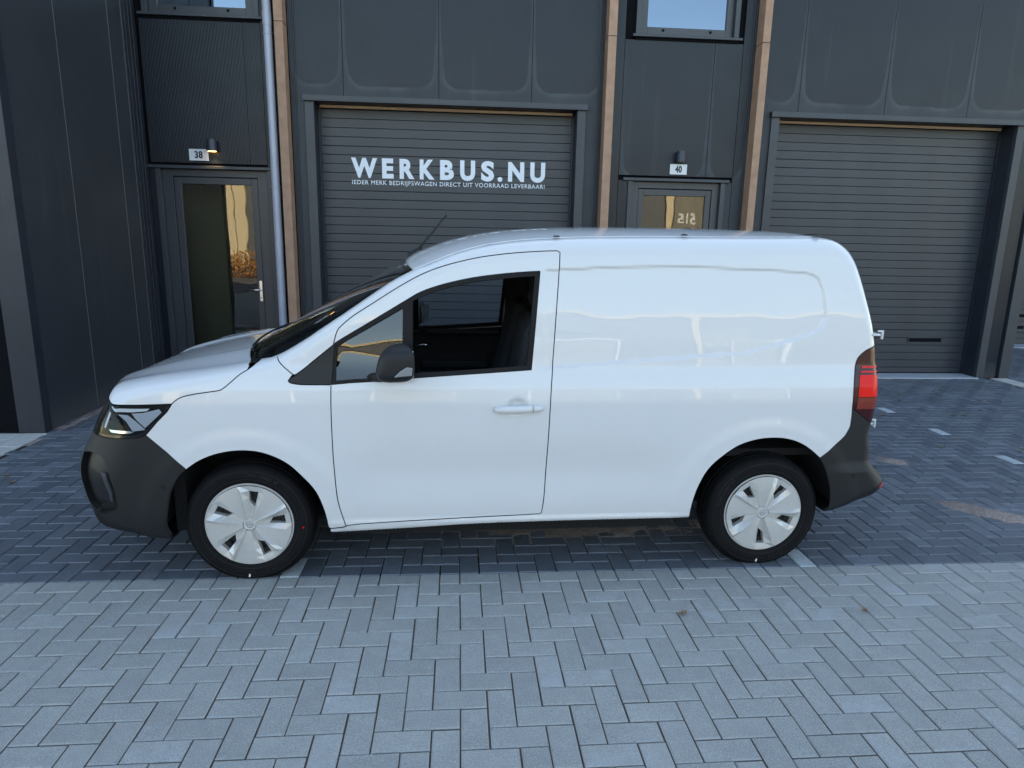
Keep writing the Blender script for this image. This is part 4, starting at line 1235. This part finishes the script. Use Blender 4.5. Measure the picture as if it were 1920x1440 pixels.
GRILLE = dedupe(crv([(-.785, .664), (-.73, .682), (-.665, .680), (-.628, .655), (-.600, .56), (-.580, .455), (-.600, .410), (-.66, .395), (-.75, .410), (-.79, .47), (-.80, .56), (-.785, .664)]))
for side in (-1, 1):
    near = side < 0
    hh = .011 if near else .03
    skin('body_side', BODY, M['paint'], van, side, h=hh)
    skin('fender', FEND, M['paint'], van, side, h=hh)
    dr = skin('front_door', DOOR, M['paint'], van, side, h=hh)
    skin('bonnet_flank', BONN, M['paint'], van, side, h=hh if near else .02)
    skin('front_bumper', BUMPF, M['bump'], van, side, h=.013 if near else .03, holes=(GRILLE,), lip=.03)
    skin('rear_bumper', BUMPR, M['bump'], van, side, h=.013 if near else .03)
    skin('corner_trim', TRI, M['blk'], van, side, h=.02, off=-.001)
    glz = lambda zz: -.008 - .045 * np.maximum(zz - 1.06, 0)
    wf = skin('window_frame', RING, M['rub'], dr, side, holes=((OPEN, QUART) if near else (OPENF, QUARTF)), h=.02, off=.002, gap=.001, lip=.03, rings=False)
    skin('quarter_window', QUART if near else QUARTF, M['qglass'], dr, side, h=.05, off=glz, gap=-.003, lip=0, rings=False, flat=True)
    if not near:
        skin('window_glass', OPENF, M['dglass'], dr, side, h=.05, off=-.012, gap=-.004, lip=0, rings=False)
    # inner faces of the door
    ins = [(.50, .34), (1.52, .36), (1.52, 1.11), (1.44, 1.112), (.88, 1.080), (.50, 1.048)]
    skin('inner_panel', ins, M['inner'], dr, side, h=.05, off=-.055, gap=0, lip=0, rings=False)
    mb = MB()
    ys = side * .845
    mb.box(.88, 1.44, min(ys, ys - side * .035), max(ys, ys - side * .035), 1.045, 1.085); mb.build('door_capping', M['inner'], dr, bevel=.012, seg=3)
    mb = MB(); ys = side * .80
    mb.box(.85, 1.35, min(ys, ys - side * .06), max(ys, ys - side * .06), .80, .86); mb.build('arm_rest', M['inner'], dr, bevel=.015, seg=3)
    mb = MB(); mb.tube([(.80, side * .83, .955), (.86, side * .812, .965), (.93, side * .81, .975)], [.006, .011, .008], 8)
    mb.build('inner_handle', M['chrome'], dr, smooth=True)
    # mirror sail inside corner post of the frame
    # pillar behind the door
    mb = MB(); ys = side * .80
    mb.box(1.47, 1.60, min(ys, ys - side * .05), max(ys, ys - side * .05), .35, 1.50); mb.build('b_pillar_trim', M['inner'], van, bevel=.01)
    # tail light
    tl = skin('tail_light', TAILL, M['smoke'], van, side, h=.02, off=.002)
    def cut(z0, z1, x0, sh=0):
        P = []
        for p in resample(np.array(TAILL), .004):
            if z0 <= p[1] <= z1: P.append(p)
        return P
    def band(za, zb, xa, slope=0, xb=9):
        """part of the lamp between two heights, right of xa"""
        P = np.array(resample(np.array(TAILL), .003)); zs = np.linspace(za, zb, max(3, int(abs(zb - za) / .012)))
        lf = []; rt = []
        for z in zs:
            k = np.abs(P[:, 1] - z) < .004
            if not k.any(): continue
            xl = max(P[k, 0].min() + .006, xa + slope * (z - za)); xr = min(P[k, 0].max() - .003, xb)
            if xr > xl + .004: lf.append((xl, z)); rt.append((xr, z))
        return lf + rt[::-1]
    for (za, zb, xa, sl_, mt, nm) in ((.965, 1.080, 3.215, .06, 'red', 'red_lens'), (1.092, 1.101, 3.228, .0, 'redstripe', 'red_stripe'), (1.116, 1.127, 3.236, .0, 'redstripe', 'red_stripe'), (.900, .960, 3.212, 0, 'amber', 'lower_lens')):
        P = band(za, zb, xa, sl_)
        if len(P) > 4:
            skin(nm, P, M[mt], tl, side, h=.012, off=.0045, gap=0, lip=.003, rings=False)

# a slanting lower lens seam is left to the band edges

# ------------------------------------------------------------------ surfaces that span the van from side to side
def rim(name, E, Cc, mat, parent=None, p=2.2, ny=28, y0=-1, y1=1, mats=None, mfun=None, smooth=True, sub=4, thick=0, ridge=0):
    E = np.array(crv(E, sub)); Cc = np.array(crv(Cc, sub))
    yb = np.maximum(H(E[:, 0], E[:, 1]), .02)
    # H at the border itself is w-Ry
    us = np.linspace(y0, y1, ny + 1)
    us = np.sign(us) * (1 - (1 - np.abs(us)) ** 1.35)
    v = []; f = []; mi = []
    for i in range(len(E)):
        for u in us:
            k = 1 - abs(u) ** p
            q = E[i] + (Cc[i] - E[i]) * k
            tt_ = i / (len(E) - 1)
            rz = ridge * (sstep(.50, .60, abs(u)) - sstep(.60, .98, abs(u))) * sstep(.02, .2, tt_) if ridge else 0
            v.append((q[0], u * yb[i], q[1] + float(rz)))
    m = ny + 1
    for i in range(len(E) - 1):
        for j in range(ny):
            f.append((i * m + j, (i + 1) * m + j, (i + 1) * m + j + 1, i * m + j + 1))
            mi.append(mfun(i / (len(E) - 1), (us[j] + us[j + 1]) / 2) if mfun else 0)
    mb = MB(); mb.v = v; mb.f = f; mb.m = mi
    o = mb.build(name, mats or mat, parent or van, smooth=smooth)
    # make faces point outwards
    me = o.data; c = Vector((1.2, 0, .7)); s = sum(1 if (pl.center - c).dot(pl.normal) > 0 else -1 for pl in me.polygons)
    if s < 0: me.flip_normals()
    if thick:
        sm = o.modifiers.new('thickness', 'SOLIDIFY'); sm.thickness = thick; sm.offset = -1
    return o


bE = [(-.66, .962), (-.640, .983), (-.59, 1.018), (-.52, 1.038), (-.42, 1.058), (-.3, 1.078), (-.15, 1.10), (0, 1.125), (.06, 1.137)]
bC = [(-.83, .895), (-.80, .925), (-.74, .965), (-.66, .998), (-.55, 1.030), (-.42, 1.064), (-.28, 1.096), (-.13, 1.127), (-.055, 1.140)]
bonnet = rim('bonnet', bE, bC, M['paint'], p=2.4, ny=90, ridge=.011)
# headlamp band with the grille between
rim('grille', [(-.77, .772), (-.757, .806), (-.725, .87), (-.68, .935), (-.664, .955)], [(-.885, .772), (-.88, .80), (-.865, .84), (-.845, .88), (-.835, .893)], M['gloss'], p=2.2)
rim('bumper_front_skin', [(-.36, .234), (-.55, .246), (-.694, .256), (-.785, .30), (-.832, .375), (-.848, .46), (-.857, .55), (-.846, .63), (-.82, .685), (-.786, .744), (-.773, .770)],
    [(-.36, .20), (-.60, .215), (-.80, .235), (-.90, .29), (-.94, .375), (-.955, .46), (-.96, .55), (-.955, .63), (-.93, .685), (-.90, .744), (-.887, .770)], M['bump'], p=2.2)
rim('cowl', [(.055, 1.128), (.07, 1.132), (.12, 1.143)], [(-.075, 1.122), (-.05, 1.120), (-.01, 1.150)], M['blk'], p=2.4)
wE = [(.10, 1.142), (.12, 1.150), (.197, 1.170), (.321, 1.240), (.404, 1.296), (.556, 1.398), (.743, 1.527), (.865, 1.594)]
wC = [(-.045, 1.142), (-.02, 1.157), (.07, 1.212), (.20, 1.291), (.30, 1.348), (.47, 1.448), (.66, 1.556), (.80, 1.632)]
ws = rim('windscreen', wE, wC, None, p=2.3, ny=40, mats=[M['wglass'], M['gloss']], mfun=lambda t, u: 1 if (t < .10 or t > .955 or abs(u) > .955) else 0)
rE = [(.865, 1.594), (.942, 1.625), (1.094, 1.686), (1.247, 1.726), (1.401, 1.748), (1.557, 1.760), (1.729, 1.770), (2.093, 1.779), (2.561, 1.786), (2.848, 1.792), (2.985, 1.797)]
rC = [(.80, 1.634), (.882, 1.680), (1.05, 1.742), (1.22, 1.782), (1.385, 1.806), (1.55, 1.819), (1.725, 1.828), (2.093, 1.835), (2.561, 1.836), (2.85, 1.832), (3.0, 1.824)]
roof = rim('roof', rE, rC, M['paint'], p=3.2, ny=44, thick=.012)
tE = [(2.985, 1.797), (3.085, 1.783), (3.155, 1.742), (3.203, 1.68), (3.24, 1.595), (3.274, 1.49), (3.307, 1.37), (3.33, 1.26), (3.348, 1.12), (3.352, .98), (3.346, .85), (3.334, .76), (3.345, .70)]
tC = [(3.0, 1.824), (3.11, 1.80), (3.19, 1.755), (3.24, 1.69), (3.28, 1.60), (3.314, 1.49), (3.347, 1.37), (3.37, 1.26), (3.388, 1.12), (3.392, .98), (3.386, .85), (3.376, .76), (3.385, .70)]
for a, b_ in ((-1, -.006), (.006, 1)):
    rim('rear_door', tE, tC, M['paint'], p=3, ny=16, y0=a, y1=b_)
rim('bumper_rear_skin', [(3.345, .70), (3.355, .684), (3.367, .624), (3.39, .571), (3.432, .528), (3.463, .486), (3.46, .43), (3.41, .378), (3.30, .346), (3.2, .320), (3.12, .305)],
    [(3.385, .70), (3.395, .684), (3.407, .624), (3.43, .571), (3.475, .528), (3.508, .486), (3.505, .43), (3.45, .378), (3.32, .330), (3.2, .30), (3.12, .29)], M['bump'], p=3)

# underbody and arch liners
mb = MB(); mb.box(.50, 2.28, -.80, .80, .20, .29); mb.box(-.62, .50, -.55, .55, .20, .55); mb.box(2.28, 3.25, -.55, .55, .24, .60)
mb.box(1.66, 3.20, -.78, .78, .60, .64); mb.box(-.36, -.30, -.80, .80, .24, .60)
mb.build('underbody', M['under'], van)
for cx, cz, r in ((.033, .29, .440), (2.735, .30, .462)):
    for s in (-1, 1):
        mb = MB(); n = 36; vs = []
        for k in range(n + 1):
            a = math.radians((-1 if cx < 1 else 5) + (182 if cx < 1 else 175) * k / n)
            for yy in (.905, .55): vs.append((cx + r * math.cos(a), s * yy, cz + r * math.sin(a)))
        fs = [(2 * k, 2 * k + 1, 2 * k + 3, 2 * k + 2) for k in range(n)]
        mb.add(vs, fs)
        b0 = len(mb.v); mb.v += [(cx, s * .55, cz)]; mb.f += [(b0, 2 * k + 1, 2 * k + 3) for k in range(n)]; mb.m += [0] * n
        mb.build('arch_liner', M['under'], van)

# ------------------------------------------------------------------ front lamps
for s in (-1, 1):
    hl = skin('headlight', HEAD, M['lampin'], van, s, h=.02, off=-.030, lip=0, gap=-.002)
    inn = dedupe([(-.306, .940), (-.326, .903), (-.372, .856), (-.418, .812), (-.455, .800), (-.60, .790), (-.655, .788), (-.640, .86), (-.615, .925), (-.545, .934), (-.44, .934), (-.36, .938)])
    skin('lamp_lens', HEAD, M['lens'], hl, s, h=.02, off=.0, lip=0, gap=.003)
    # dark border printed on the lens, as a thin ring just inside it
    skin('lens_border', HEAD, M['gloss'], hl, s, holes=(inn,), h=.02, off=-.003, lip=0, gap=.003)
    # light guide and reflectors
    skin('light_guide', dedupe([(-.605, .917), (-.54, .910), (-.47, .908), (-.40, .914), (-.385, .926), (-.46, .925), (-.54, .927), (-.595, .931)]), M['drl'], hl, s, h=.02, off=-.012, lip=.01, gap=0, rings=False)
    skin('light_guide', dedupe([(-.655, .815), (-.640, .812), (-.612, .888), (-.625, .893)]), M['drl'], hl, s, h=.02, off=-.012, lip=.01, gap=0, rings=False)
    skin('reflector', dedupe([(-.475, .812), (-.415, .820), (-.455, .862), (-.49, .893), (-.535, .897), (-.50, .862)]), M['chrome'], hl, s, h=.02, off=-.014, lip=.02, gap=0, rings=False)
    skin('reflector', dedupe([(-.345, .922), (-.335, .905), (-.385, .858), (-.425, .822), (-.452, .862), (-.475, .9), (-.42, .903)]), M['chrome'], hl, s, h=.02, off=-.020, lip=.02, gap=0, rings=False)
    skin('reflector', dedupe([(-.60, .800), (-.50, .802), (-.47, .808), (-.49, .815), (-.57, .812), (-.615, .812)]), M['chrome'], hl, s, h=.02, off=-.012, lip=.01, gap=0, rings=False)
    mb = MB()
    yy = -float(H(np.array([-.545]), np.array([.845]))[0]) + .045
    mb.cyl((-.565, -s * (yy - .022), .846), (-.545, -s * (yy + .03), .846), .034, n=24); mb.build('projector', M['gloss'], hl, smooth=True, angle=40)
    # foglight recess in the bumper
    skin('grille_recess', GRILLE, M['blk'], van, s, h=.02, off=-.028, lip=0, gap=-.004)
    skin('fog_light', dedupe([(-.665, .600), (-.640, .596), (-.622, .52), (-.606, .455), (-.616, .448), (-.645, .52)]), M['slat'], van, s, h=.02, off=-.016, lip=.012, gap=0)
for s in (-1, 1):
    for (x, z) in ((-.35, .535), (3.235, .53)):
        yy = float(H(np.array([x]), np.array([z]))[0])
        mb = MB(); mb.cyl((x, s * (yy - .01), z), (x, s * (yy + .0025), z), .011, n=16); mb.build('parking_sensor', M['blk'], van)
    # reflector low in the rear bumper
    skin('rear_reflector', dedupe([(3.395, .455), (3.43, .475), (3.448, .478), (3.43, .455)]), M['red'], van, s, h=.01, off=.003, lip=.003, gap=0)

# ------------------------------------------------------------------ door handle
for s in (-1, 1):
    yb = float(H(np.array([1.385]), np.array([.925]))[0])
    dr = [o for o in van.children if o.name.startswith('front_door')][0 if s < 0 else 1]
    path = [(1.268, s * (yb + .006), .916), (1.285, s * (yb + .030), .918), (1.33, s * (yb + .043), .921), (1.40, s * (yb + .045), .923), (1.455, s * (yb + .040), .924), (1.458, s * (yb + .040), .924)]
    mb = MB(); mb.tube(path, [.011, .017, .019, .019, .018, .018], 14); mb.build('door_handle', M['paint'], dr, smooth=True)
    mb = MB(); mb.tube([(1.461, s * (yb + .040), .924), (1.49, s * (yb + .032), .923), (1.508, s * (yb + .014), .920), (1.516, s * (yb + .004), .918)], [.018, .0175, .015, .008], 14)
    mb.build('handle_end', M['paint'], dr, smooth=True)

# ------------------------------------------------------------------ exterior mirrors
for s in (-1, 1):
    e = bpy.data.objects.new('door_mirror', None)
    cage = bmesh.new(); bmesh.ops.create_cube(cage, size=2)
    bmesh.ops.subdivide_edges(cage, edges=cage.edges[:], cuts=15, use_grid_fill=True)
    X0, X1, Z0, Z1, Y0, Y1 = .698, .903, 1.088, 1.264, .945, 1.150
    for v in cage.verts:
        p = Vector(v.co); nrm = (abs(p.x) ** 3.6 + abs(p.y) ** 3.6 + abs(p.z) ** 3.6) ** (1 / 3.6); p = p / nrm
        m8 = max(abs(v.co.x), abs(v.co.y), abs(v.co.z)); p = p * m8
        fx = (p.x + 1) / 2; fy = (p.y + 1) / 2; fz = (p.z + 1) / 2
        fx = 1 - (1 - fx) ** 1.0
        xx = X0 + (X1 - X0) * fx + .040 * (1 - fx) * fz ** 2
        xx -= .075 * (1 - fy) * fx ** 2
        zz = Z0 + (Z1 - Z0) * fz - .012 * (1 - fx) * fz + .006 * fx * (1 - fz) - .004 * (1 - fz)
        v.co = (xx, s * (Y0 + (Y1 - Y0) * fy), zz)
    me = bpy.data.meshes.new('mirror_housing'); cage.to_mesh(me); cage.free(); me.materials.append(M['mirror'] if 'mirror' in M else M['bump'])
    me.polygons.foreach_set('use_smooth', [True] * len(me.polygons))
    mo = bpy.data.objects.new('door_mirror', me); link(mo, van)
    mb = MB(); mb.tube([(.64, s * .88, 1.066), (.70, s * .94, 1.082), (.77, s * 1.01, 1.112)], [.020, .026, .036], 12); mb.build('mirror_arm', M['bump'], mo, smooth=True)
    mb = MB(); yo = 1.152
    y_ = s * yo
    mb.prism([(.790, 1.122), (.872, 1.130), (.876, 1.166), (.850, 1.171), (.820, 1.152)], min(y_, y_ - s * .03), max(y_, y_ - s * .03)); mb.build('indicator_lens', M['drl2'] if 'drl2' in M else M['drl'], mo, bevel=.004)
    q = [(.834, .978), (.889, 1.118)]
    mb = MB(); vs = []
    for (x, y) in q:
        x += -.014 if s < 0 else .008
        for z in (1.115, 1.240): vs += [(x, s * y, z), (x + .004, s * y - s * .002, z)]
    mb.add(vs, [(0, 2, 6, 4), (1, 5, 7, 3), (0, 4, 5, 1), (2, 3, 7, 6), (0, 1, 3, 2), (4, 6, 7, 5)]); mb.build('mirror_glass', M['chrome'], mo)

# ------------------------------------------------------------------ wheels
def wheel(cx, s, spin):
    cz = .305; R = .324
    e = bpy.data.objects.new('wheel', None); e.location = (cx, s * .80, cz); link(e, van)
    e.rotation_euler = (0, 0, 0 if s < 0 else math.pi)
    # outer side is -y locally; sidewall at y=-.095
    prof = [(.205, -.066), (.212, -.080), (.222, -.088), (.236, -.0925), (.256, -.0965), (.272, -.0975), (.288, -.0950), (.2995, -.0885), (.3045, -.084), (.3075, -.081), (.3135, -.074), (.3185, -.064),
            (.3215, -.050), (.3220, -.046), (.3150, -.0445), (.3150, -.0375), (.3226, -.036), (.3240, -.012), (.3160, -.0105), (.3160, .0), (.3240, .002), (.3226, .036), (.315, .0385), (.315, .044), (.322, .046), (.3185, .064), (.305, .084), (.27, .098), (.23, .09), (.205, .07)]
    mb = MB(); n = 120; m = len(prof)
    for k in range(n):
        a = 2 * math.pi * k / n
        for r, t in prof:
            x, z = r * math.cos(a), r * math.sin(a)
            # flattened a little where it stands on the bricks
            if z < -.302: z = -.302 + (z + .302) * .12
            mb.v.append((x, t, z))
    for k in range(n):
        k2 = (k + 1) % n
        for i in range(m - 1): mb.f.append((k * m + i, k * m + i + 1, k2 * m + i + 1, k2 * m + i)); mb.m.append(0)
    ty = mb.build('tyre', M['tyre'], e, smooth=True, angle=50)
    # shoulder blocks
    mb = MB(); nb = 72
    for k in range(nb):
        a0 = 2 * math.pi * k / nb; a1 = a0 + 2 * math.pi / nb * .80
        q = []
        for a in (a0, a1):
            for r, t in ((.2985, -.0905), (.3085, -.0830), (.3165, -.0715), (.3222, -.0540)): q.append((r * math.cos(a), t, r * math.sin(a)))
        if min(p[2] for p in q) < -.303: continue
        b0 = len(mb.v); mb.v += q
        for i in range(3): mb.f.append((b0 + i, b0 + i + 4, b0 + i + 5, b0 + i + 1)); mb.m.append(0)
        inner = [(p[0] * .985, p[1] + .004, p[2] * .985) for p in q]; b1 = len(mb.v); mb.v += inner
        for i in range(3):
            mb.f.append((b0 + i, b0 + i + 1, b1 + i + 1, b1 + i)); mb.m.append(0)
            mb.f.append((b0 + i + 4, b1 + i + 4, b1 + i + 5, b0 + i + 5)); mb.m.append(0)
    tag(mb.build('tread_blocks', M['tyre'], ty), kind='stuff')
    for r, y in ((.2855, -.0962), (.243, -.0948)):
        mb = MB(); lathe(mb, [(r - .0012, y + .001), (r, y - .0012), (r + .0012, y + .001)], (0, 0, 0), 'y', 96); mb.build('sidewall_bead', M['tyretxt'], ty, smooth=True)
    # raised lettering round the sidewall
    if s < 0:
        for word, ac, wd in (('Continental', 72 if spin > .3 else 150, .0125), ('EcoContact', -75, .010)):
            L_ = len(word)
            for i, ch in enumerate(word):
                me = text_mesh(ch, wd * (.45 if ch in 'iltI' else .95), .021 if ch in 'CEtl' else .016, M['tyretxt'], .02, 'sidewall_letter')
                up = ac > 0
                a = math.radians(ac + (L_ / 2 - i) * 3.4 * (1 if up else -1))
                o = bpy.data.objects.new('sidewall_letter', me); link(o, ty); rr = .258
                rot = (math.pi / 2 - a) if up else -(a + math.pi / 2)
                o.rotation_euler = (0, rot, 0)
                base = rr if up else rr + .017
                o.location = (base * math.cos(a), -.0972, base * math.sin(a))
    if s < 0:
        mb = MB(); mb.prism([(-.020, -.287), (-.012, -.288), (-.008, -.272), (-.016, -.270)], -.0985, -.0965); mb.build('chalk_mark', M['white'], ty)
        if spin > .3: mb = MB(); mb.cyl((.268, -.0992, -.02), (.268, -.0972, -.02), .0045, n=10); mb.build('red_dot', M['red'], ty)
    # hub cap : five flat petals, folded ridges, five slots
    RC = .2235
    cap = MB()
    mb = cap
    lathe(mb, [(.205, -.060), (.213, -.074), (.2235, -.0835), (.2195, -.0885), (.211, -.0875)], (0, 0, 0), 'y', 100)
    def pt(r, adeg, y): a = math.radians(adeg); return (r * math.cos(a), y, r * math.sin(a))
    def yy(r, k):   # petal plane, fold valley, crest
        t = r / RC
        base = -.094 + .010 * (1 - t) ** 2 - .004 * math.sin(t * 3.1)
        return base + {'p': 0, 'v': .017 * math.sin(min(t * 1.08, 1) * math.pi) + .001, 'c': -.019 * math.sin(min(t * 1.0, 1) ** 1.3 * math.pi)}[k]
    rads = [.034, .062, .096, .140, .182, .2105]
    slots = MB()
    for q in range(5):
        A = spin * 72 + q * 72
        # angle lines converge a little towards the hub
        def ang(a, r): return A + a * (.86 + .14 * r / RC)
        lines = [(0, 'p'), (8, 'p'), (16, 'p'), (24, 'p'), (31, 'p'), (41, 'v'), (56, 'v'), (67, 'c'), (72, 'p')]
        grid = [[pt(r, A + a, yy(r, k)) for r in rads] for a, k in lines]; grid[6][2] = pt(.120, A + 56, yy(.120, 'v'))
        for li in range(8):
            for ri in range(5):
                if li == 5 and ri in (2, 3):
                    continue
                v = [grid[li][ri], grid[li + 1][ri], grid[li + 1][ri + 1], grid[li][ri + 1]]
                mb.add(v, [(0, 1, 2), (0, 2, 3)])
        # slot walls
        for li in (5, 6):
            v = [grid[li][2], grid[li][3], grid[li][4]]; w2 = [(p[0], p[1] + .03, p[2]) for p in v]
            mb.add(v + w2, [(0, 1, 4, 3), (1, 2, 5, 4)])
        for ri in (2, 4):
            v = [grid[5][ri], grid[6][ri]]; w2 = [(p[0], p[1] + .03, p[2]) for p in v]
            mb.add(v + w2, [(0, 1, 3, 2)])
    cp = mb.build('hub_cap', M['capsilver'], e)
    mb = MB(); lathe(mb, [(.0005, -.0865), (.018, -.0885), (.0245, -.0875), (.027, -.0895), (.030, -.0895), (.0335, -.086), (.036, -.080)], (0, 0, 0), 'y', 48); mb.build('cap_centre', M['capsilver'], cp, smooth=True, angle=30)
    mb = MB(); lathe(mb, [(.013, -.0882), (.0135, -.0895), (.017, -.0895), (.0175, -.0880)], (0, 0, 0), 'y', 32); mb.box(-.019, .019, -.0902, -.088, -.0025, .0025); mb.build('emblem', M['alu'], cp, smooth=False)
    mb = MB(); mb.cyl((0, -.045, 0), (0, -.04, 0), .205, n=48); lathe(mb, [(.15, -.048), (.155, -.056), (.18, -.056), (.185, -.048)], (0, 0, 0), 'y', 48)
    for k in range(8): a = 2 * math.pi * k / 8; mb.cyl((.165 * math.cos(a), -.062, .165 * math.sin(a)), (.165 * math.cos(a), -.045, .165 * math.sin(a)), .012, n=10)
    mb.build('rim', M['rotor'], e, smooth=True, angle=30)
    return e


for cx, sp in ((.030, .44), (2.765, .085)):
    for s in (-1, 1): wheel(cx, s, sp)

# ------------------------------------------------------------------ roof plugs, aerial, hinges, wipers
for x in (1.59, 2.262, 2.985):
    for s in (-1, 1):
        mb = MB(); z = float(np.interp(x, [r[0] for r in rE], [r[1] for r in rE]))
        mb.cyl((x, s * .735, z + .006), (x, s * .735, z + .0135), .020, .012, n=20); o = mb.build('roof_plug', M['blk'], van, smooth=True, angle=40)
mb = MB(); mb.tube([(.815, -.02, 1.640), (.85, -.02, 1.668), (.885, -.02, 1.690)], [.020, .017, .009], 12); mb.box(.80, .90, -.035, -.005, 1.630, 1.665)
an = mb.build('aerial', M['blk'], van, bevel=.004)
mb = MB(); mb.tube([(.862, -.02, 1.676), (.90, -.02, 1.724), (.945, -.02, 1.778), (1.036, -.02, 1.886)], [.0075, .0070, .0062, .0052], 10); mb.build('aerial_rod', M['blk'], an, smooth=True)
for s in (-1, 1):
    for z, dx in ((1.290, 0), (.800, .010)):
        xb = float(np.interp(z, [.70, .76, .85, .98, 1.12, 1.26, 1.37, 1.49], [3.345, 3.334, 3.346, 3.352, 3.348, 3.33, 3.307, 3.274]))
        mb = MB(); y0 = .80
        ya, yb_ = s * .845, s * .80
        mb.tube([(xb - .03, s * .855, z), (xb + .008 + dx, s * .858, z), (xb + .018 + dx, s * .845, z), (xb + .018 + dx, s * .79, z)], .006, 8)
        mb.box(xb + .006 + dx, xb + .034 + dx, min(s * .852, s * .838), max(s * .852, s * .838), z + .014, z + .024); mb.box(xb + .026 + dx, xb + .034 + dx, min(s * .852, s * .838), max(s * .852, s * .838), z - .024, z + .014)
        mb.build('door_hinge', M['paint'], van, bevel=.002)
for s, y0, y1 in ((-1, -.58, .02), (1, .25, .62)):
    def wsp(u, t):
        e = np.array(crv(wE, 4)); c = np.array(crv(wC, 4)); i = int(t * (len(e) - 1)); k = 1 - abs(u) ** 2.3
        q = e[i] + (c[i] - e[i]) * k; ybb = float(H(e[i:i + 1, 0], e[i:i + 1, 1])[0]); return (q[0] - .012, u * ybb, q[1] + .018)
    u0, u1 = (-.80, -.05) if s < 0 else (.0, .62)
    mb = MB(); mb.tube([wsp(u0 + (u1 - u0) * k / 8, .10 + .05 * k / 8) for k in range(9)], .006, 6); mb.tube([wsp(u0 + .2, .08), wsp(u0 + .45, .12)], .008, 6)
    mb.build('wiper', M['blk'], van, smooth=True)

# ------------------------------------------------------------------ cabin
mb = MB()
vs = []; n = 20
prof = [(.02, 1.02), (.12, 1.10), (.30, 1.120), (.48, 1.105), (.58, 1.065), (.60, .98), (.56, .85), (.50, .60)]
m = len(prof)
for k in range(n + 1):
    y = -.80 + 1.6 * k / n
    hump = .035 * math.exp(-((y + .38) / .22) ** 2)
    for i, (x, z) in enumerate(prof): vs.append((x, y, z + (hump if 1 < i < 6 else 0)))
fs = [(k * m + i, (k + 1) * m + i, (k + 1) * m + i + 1, k * m + i + 1) for k in range(n) for i in range(m - 1)]
mb.add(vs, fs); mb.build('dashboard', M['inner'], van, smooth=True, angle=50)
# steering wheel
e = bpy.data.objects.new('steering_wheel', None); e.location = (.70, -.38, 1.015); e.rotation_euler = (0, math.radians(-62), 0); link(e, van)
mb = MB(); ring = [(.185 * math.cos(2 * math.pi * k / 40), .185 * math.sin(2 * math.pi * k / 40), 0) for k in range(41)]; mb.tube(ring, .015, 10); mb.build('rim', M['inner'], e, smooth=True)
mb = MB(); mb.cyl((0, 0, -.03), (0, 0, .015), .065, n=24); mb.tube([(-.18, 0, 0), (0, 0, -.01), (.18, 0, 0)], .016, 8); mb.tube([(0, 0, -.01), (0, -.18, 0)], .016, 8); mb.build('spokes', M['inner'], e, smooth=True, angle=40)
mb = MB(); mb.box(-.012, .012, -.05, .05, .012, .020); mb.build('spoke_trim', M['chrome'], e, bevel=.003)
mb = MB(); mb.tube([(0, .0, -.03), (0, 0, -.22)], .035, 10); mb.build('column', M['inner'], e)


def seat(y):
    e = bpy.data.objects.new('seat', None); e.location = (1.22, y, .45); link(e, van)
    def pad(name, pts, w_, bev):
        mb = MB(); mb.prism(pts, -w_, w_); o = mb.build(name, M['cloth'], e, bevel=bev, seg=4)
        return o
    pad('seat_cushion', [(-.32, .10), (.18, .06), (.20, .22), (.05, .25), (-.30, .27), (-.36, .20)], .245, .045)
    pad('backrest', [(.10, .22), (.24, .20), (.36, .62), (.37, .86), (.30, .90), (.24, .84), (.20, .60)], .235, .05)
    pad('head_rest', [(.29, .93), (.36, .92), (.375, 1.10), (.34, 1.13), (.29, 1.11)], .13, .03)
    mb = MB(); mb.box(-.28, .22, -.2, .2, -.15, .08); mb.build('seat_base', M['inner'], e)


seat(-.40); seat(.40)
mb = MB(); mb.add([(1.66, y, z) for y, z in ((-.84, .30), (.84, .30), (.86, 1.10), (.76, 1.60), (.66, 1.72), (-.66, 1.72), (-.76, 1.60), (-.86, 1.10))], [tuple(range(8))]); mb.build('bulkhead', M['inner'], van)
mb = MB(); mb.box(.45, 1.66, -.84, .84, .30, .34); mb.build('cabin_floor', M['inner'], van)
mb = MB(); mb.tube([(1.60, -.80, 1.45), (1.58, -.78, 1.2), (1.50, -.72, .75)], .018, 6); mb.build('seat_belt', M['cloth'], van)
# roof lining
rim('roof_lining', [(x + .02, z - .03) for x, z in rE[:6]], [(x + .02, z - .04) for x, z in rC[:6]], M['inner'], p=3, ny=12)
# inside mirror
mb = MB(); mb.box(.62, .65, -.13, .11, 1.455, 1.515); mb.build('inside_mirror', M['blk'], van, bevel=.012)
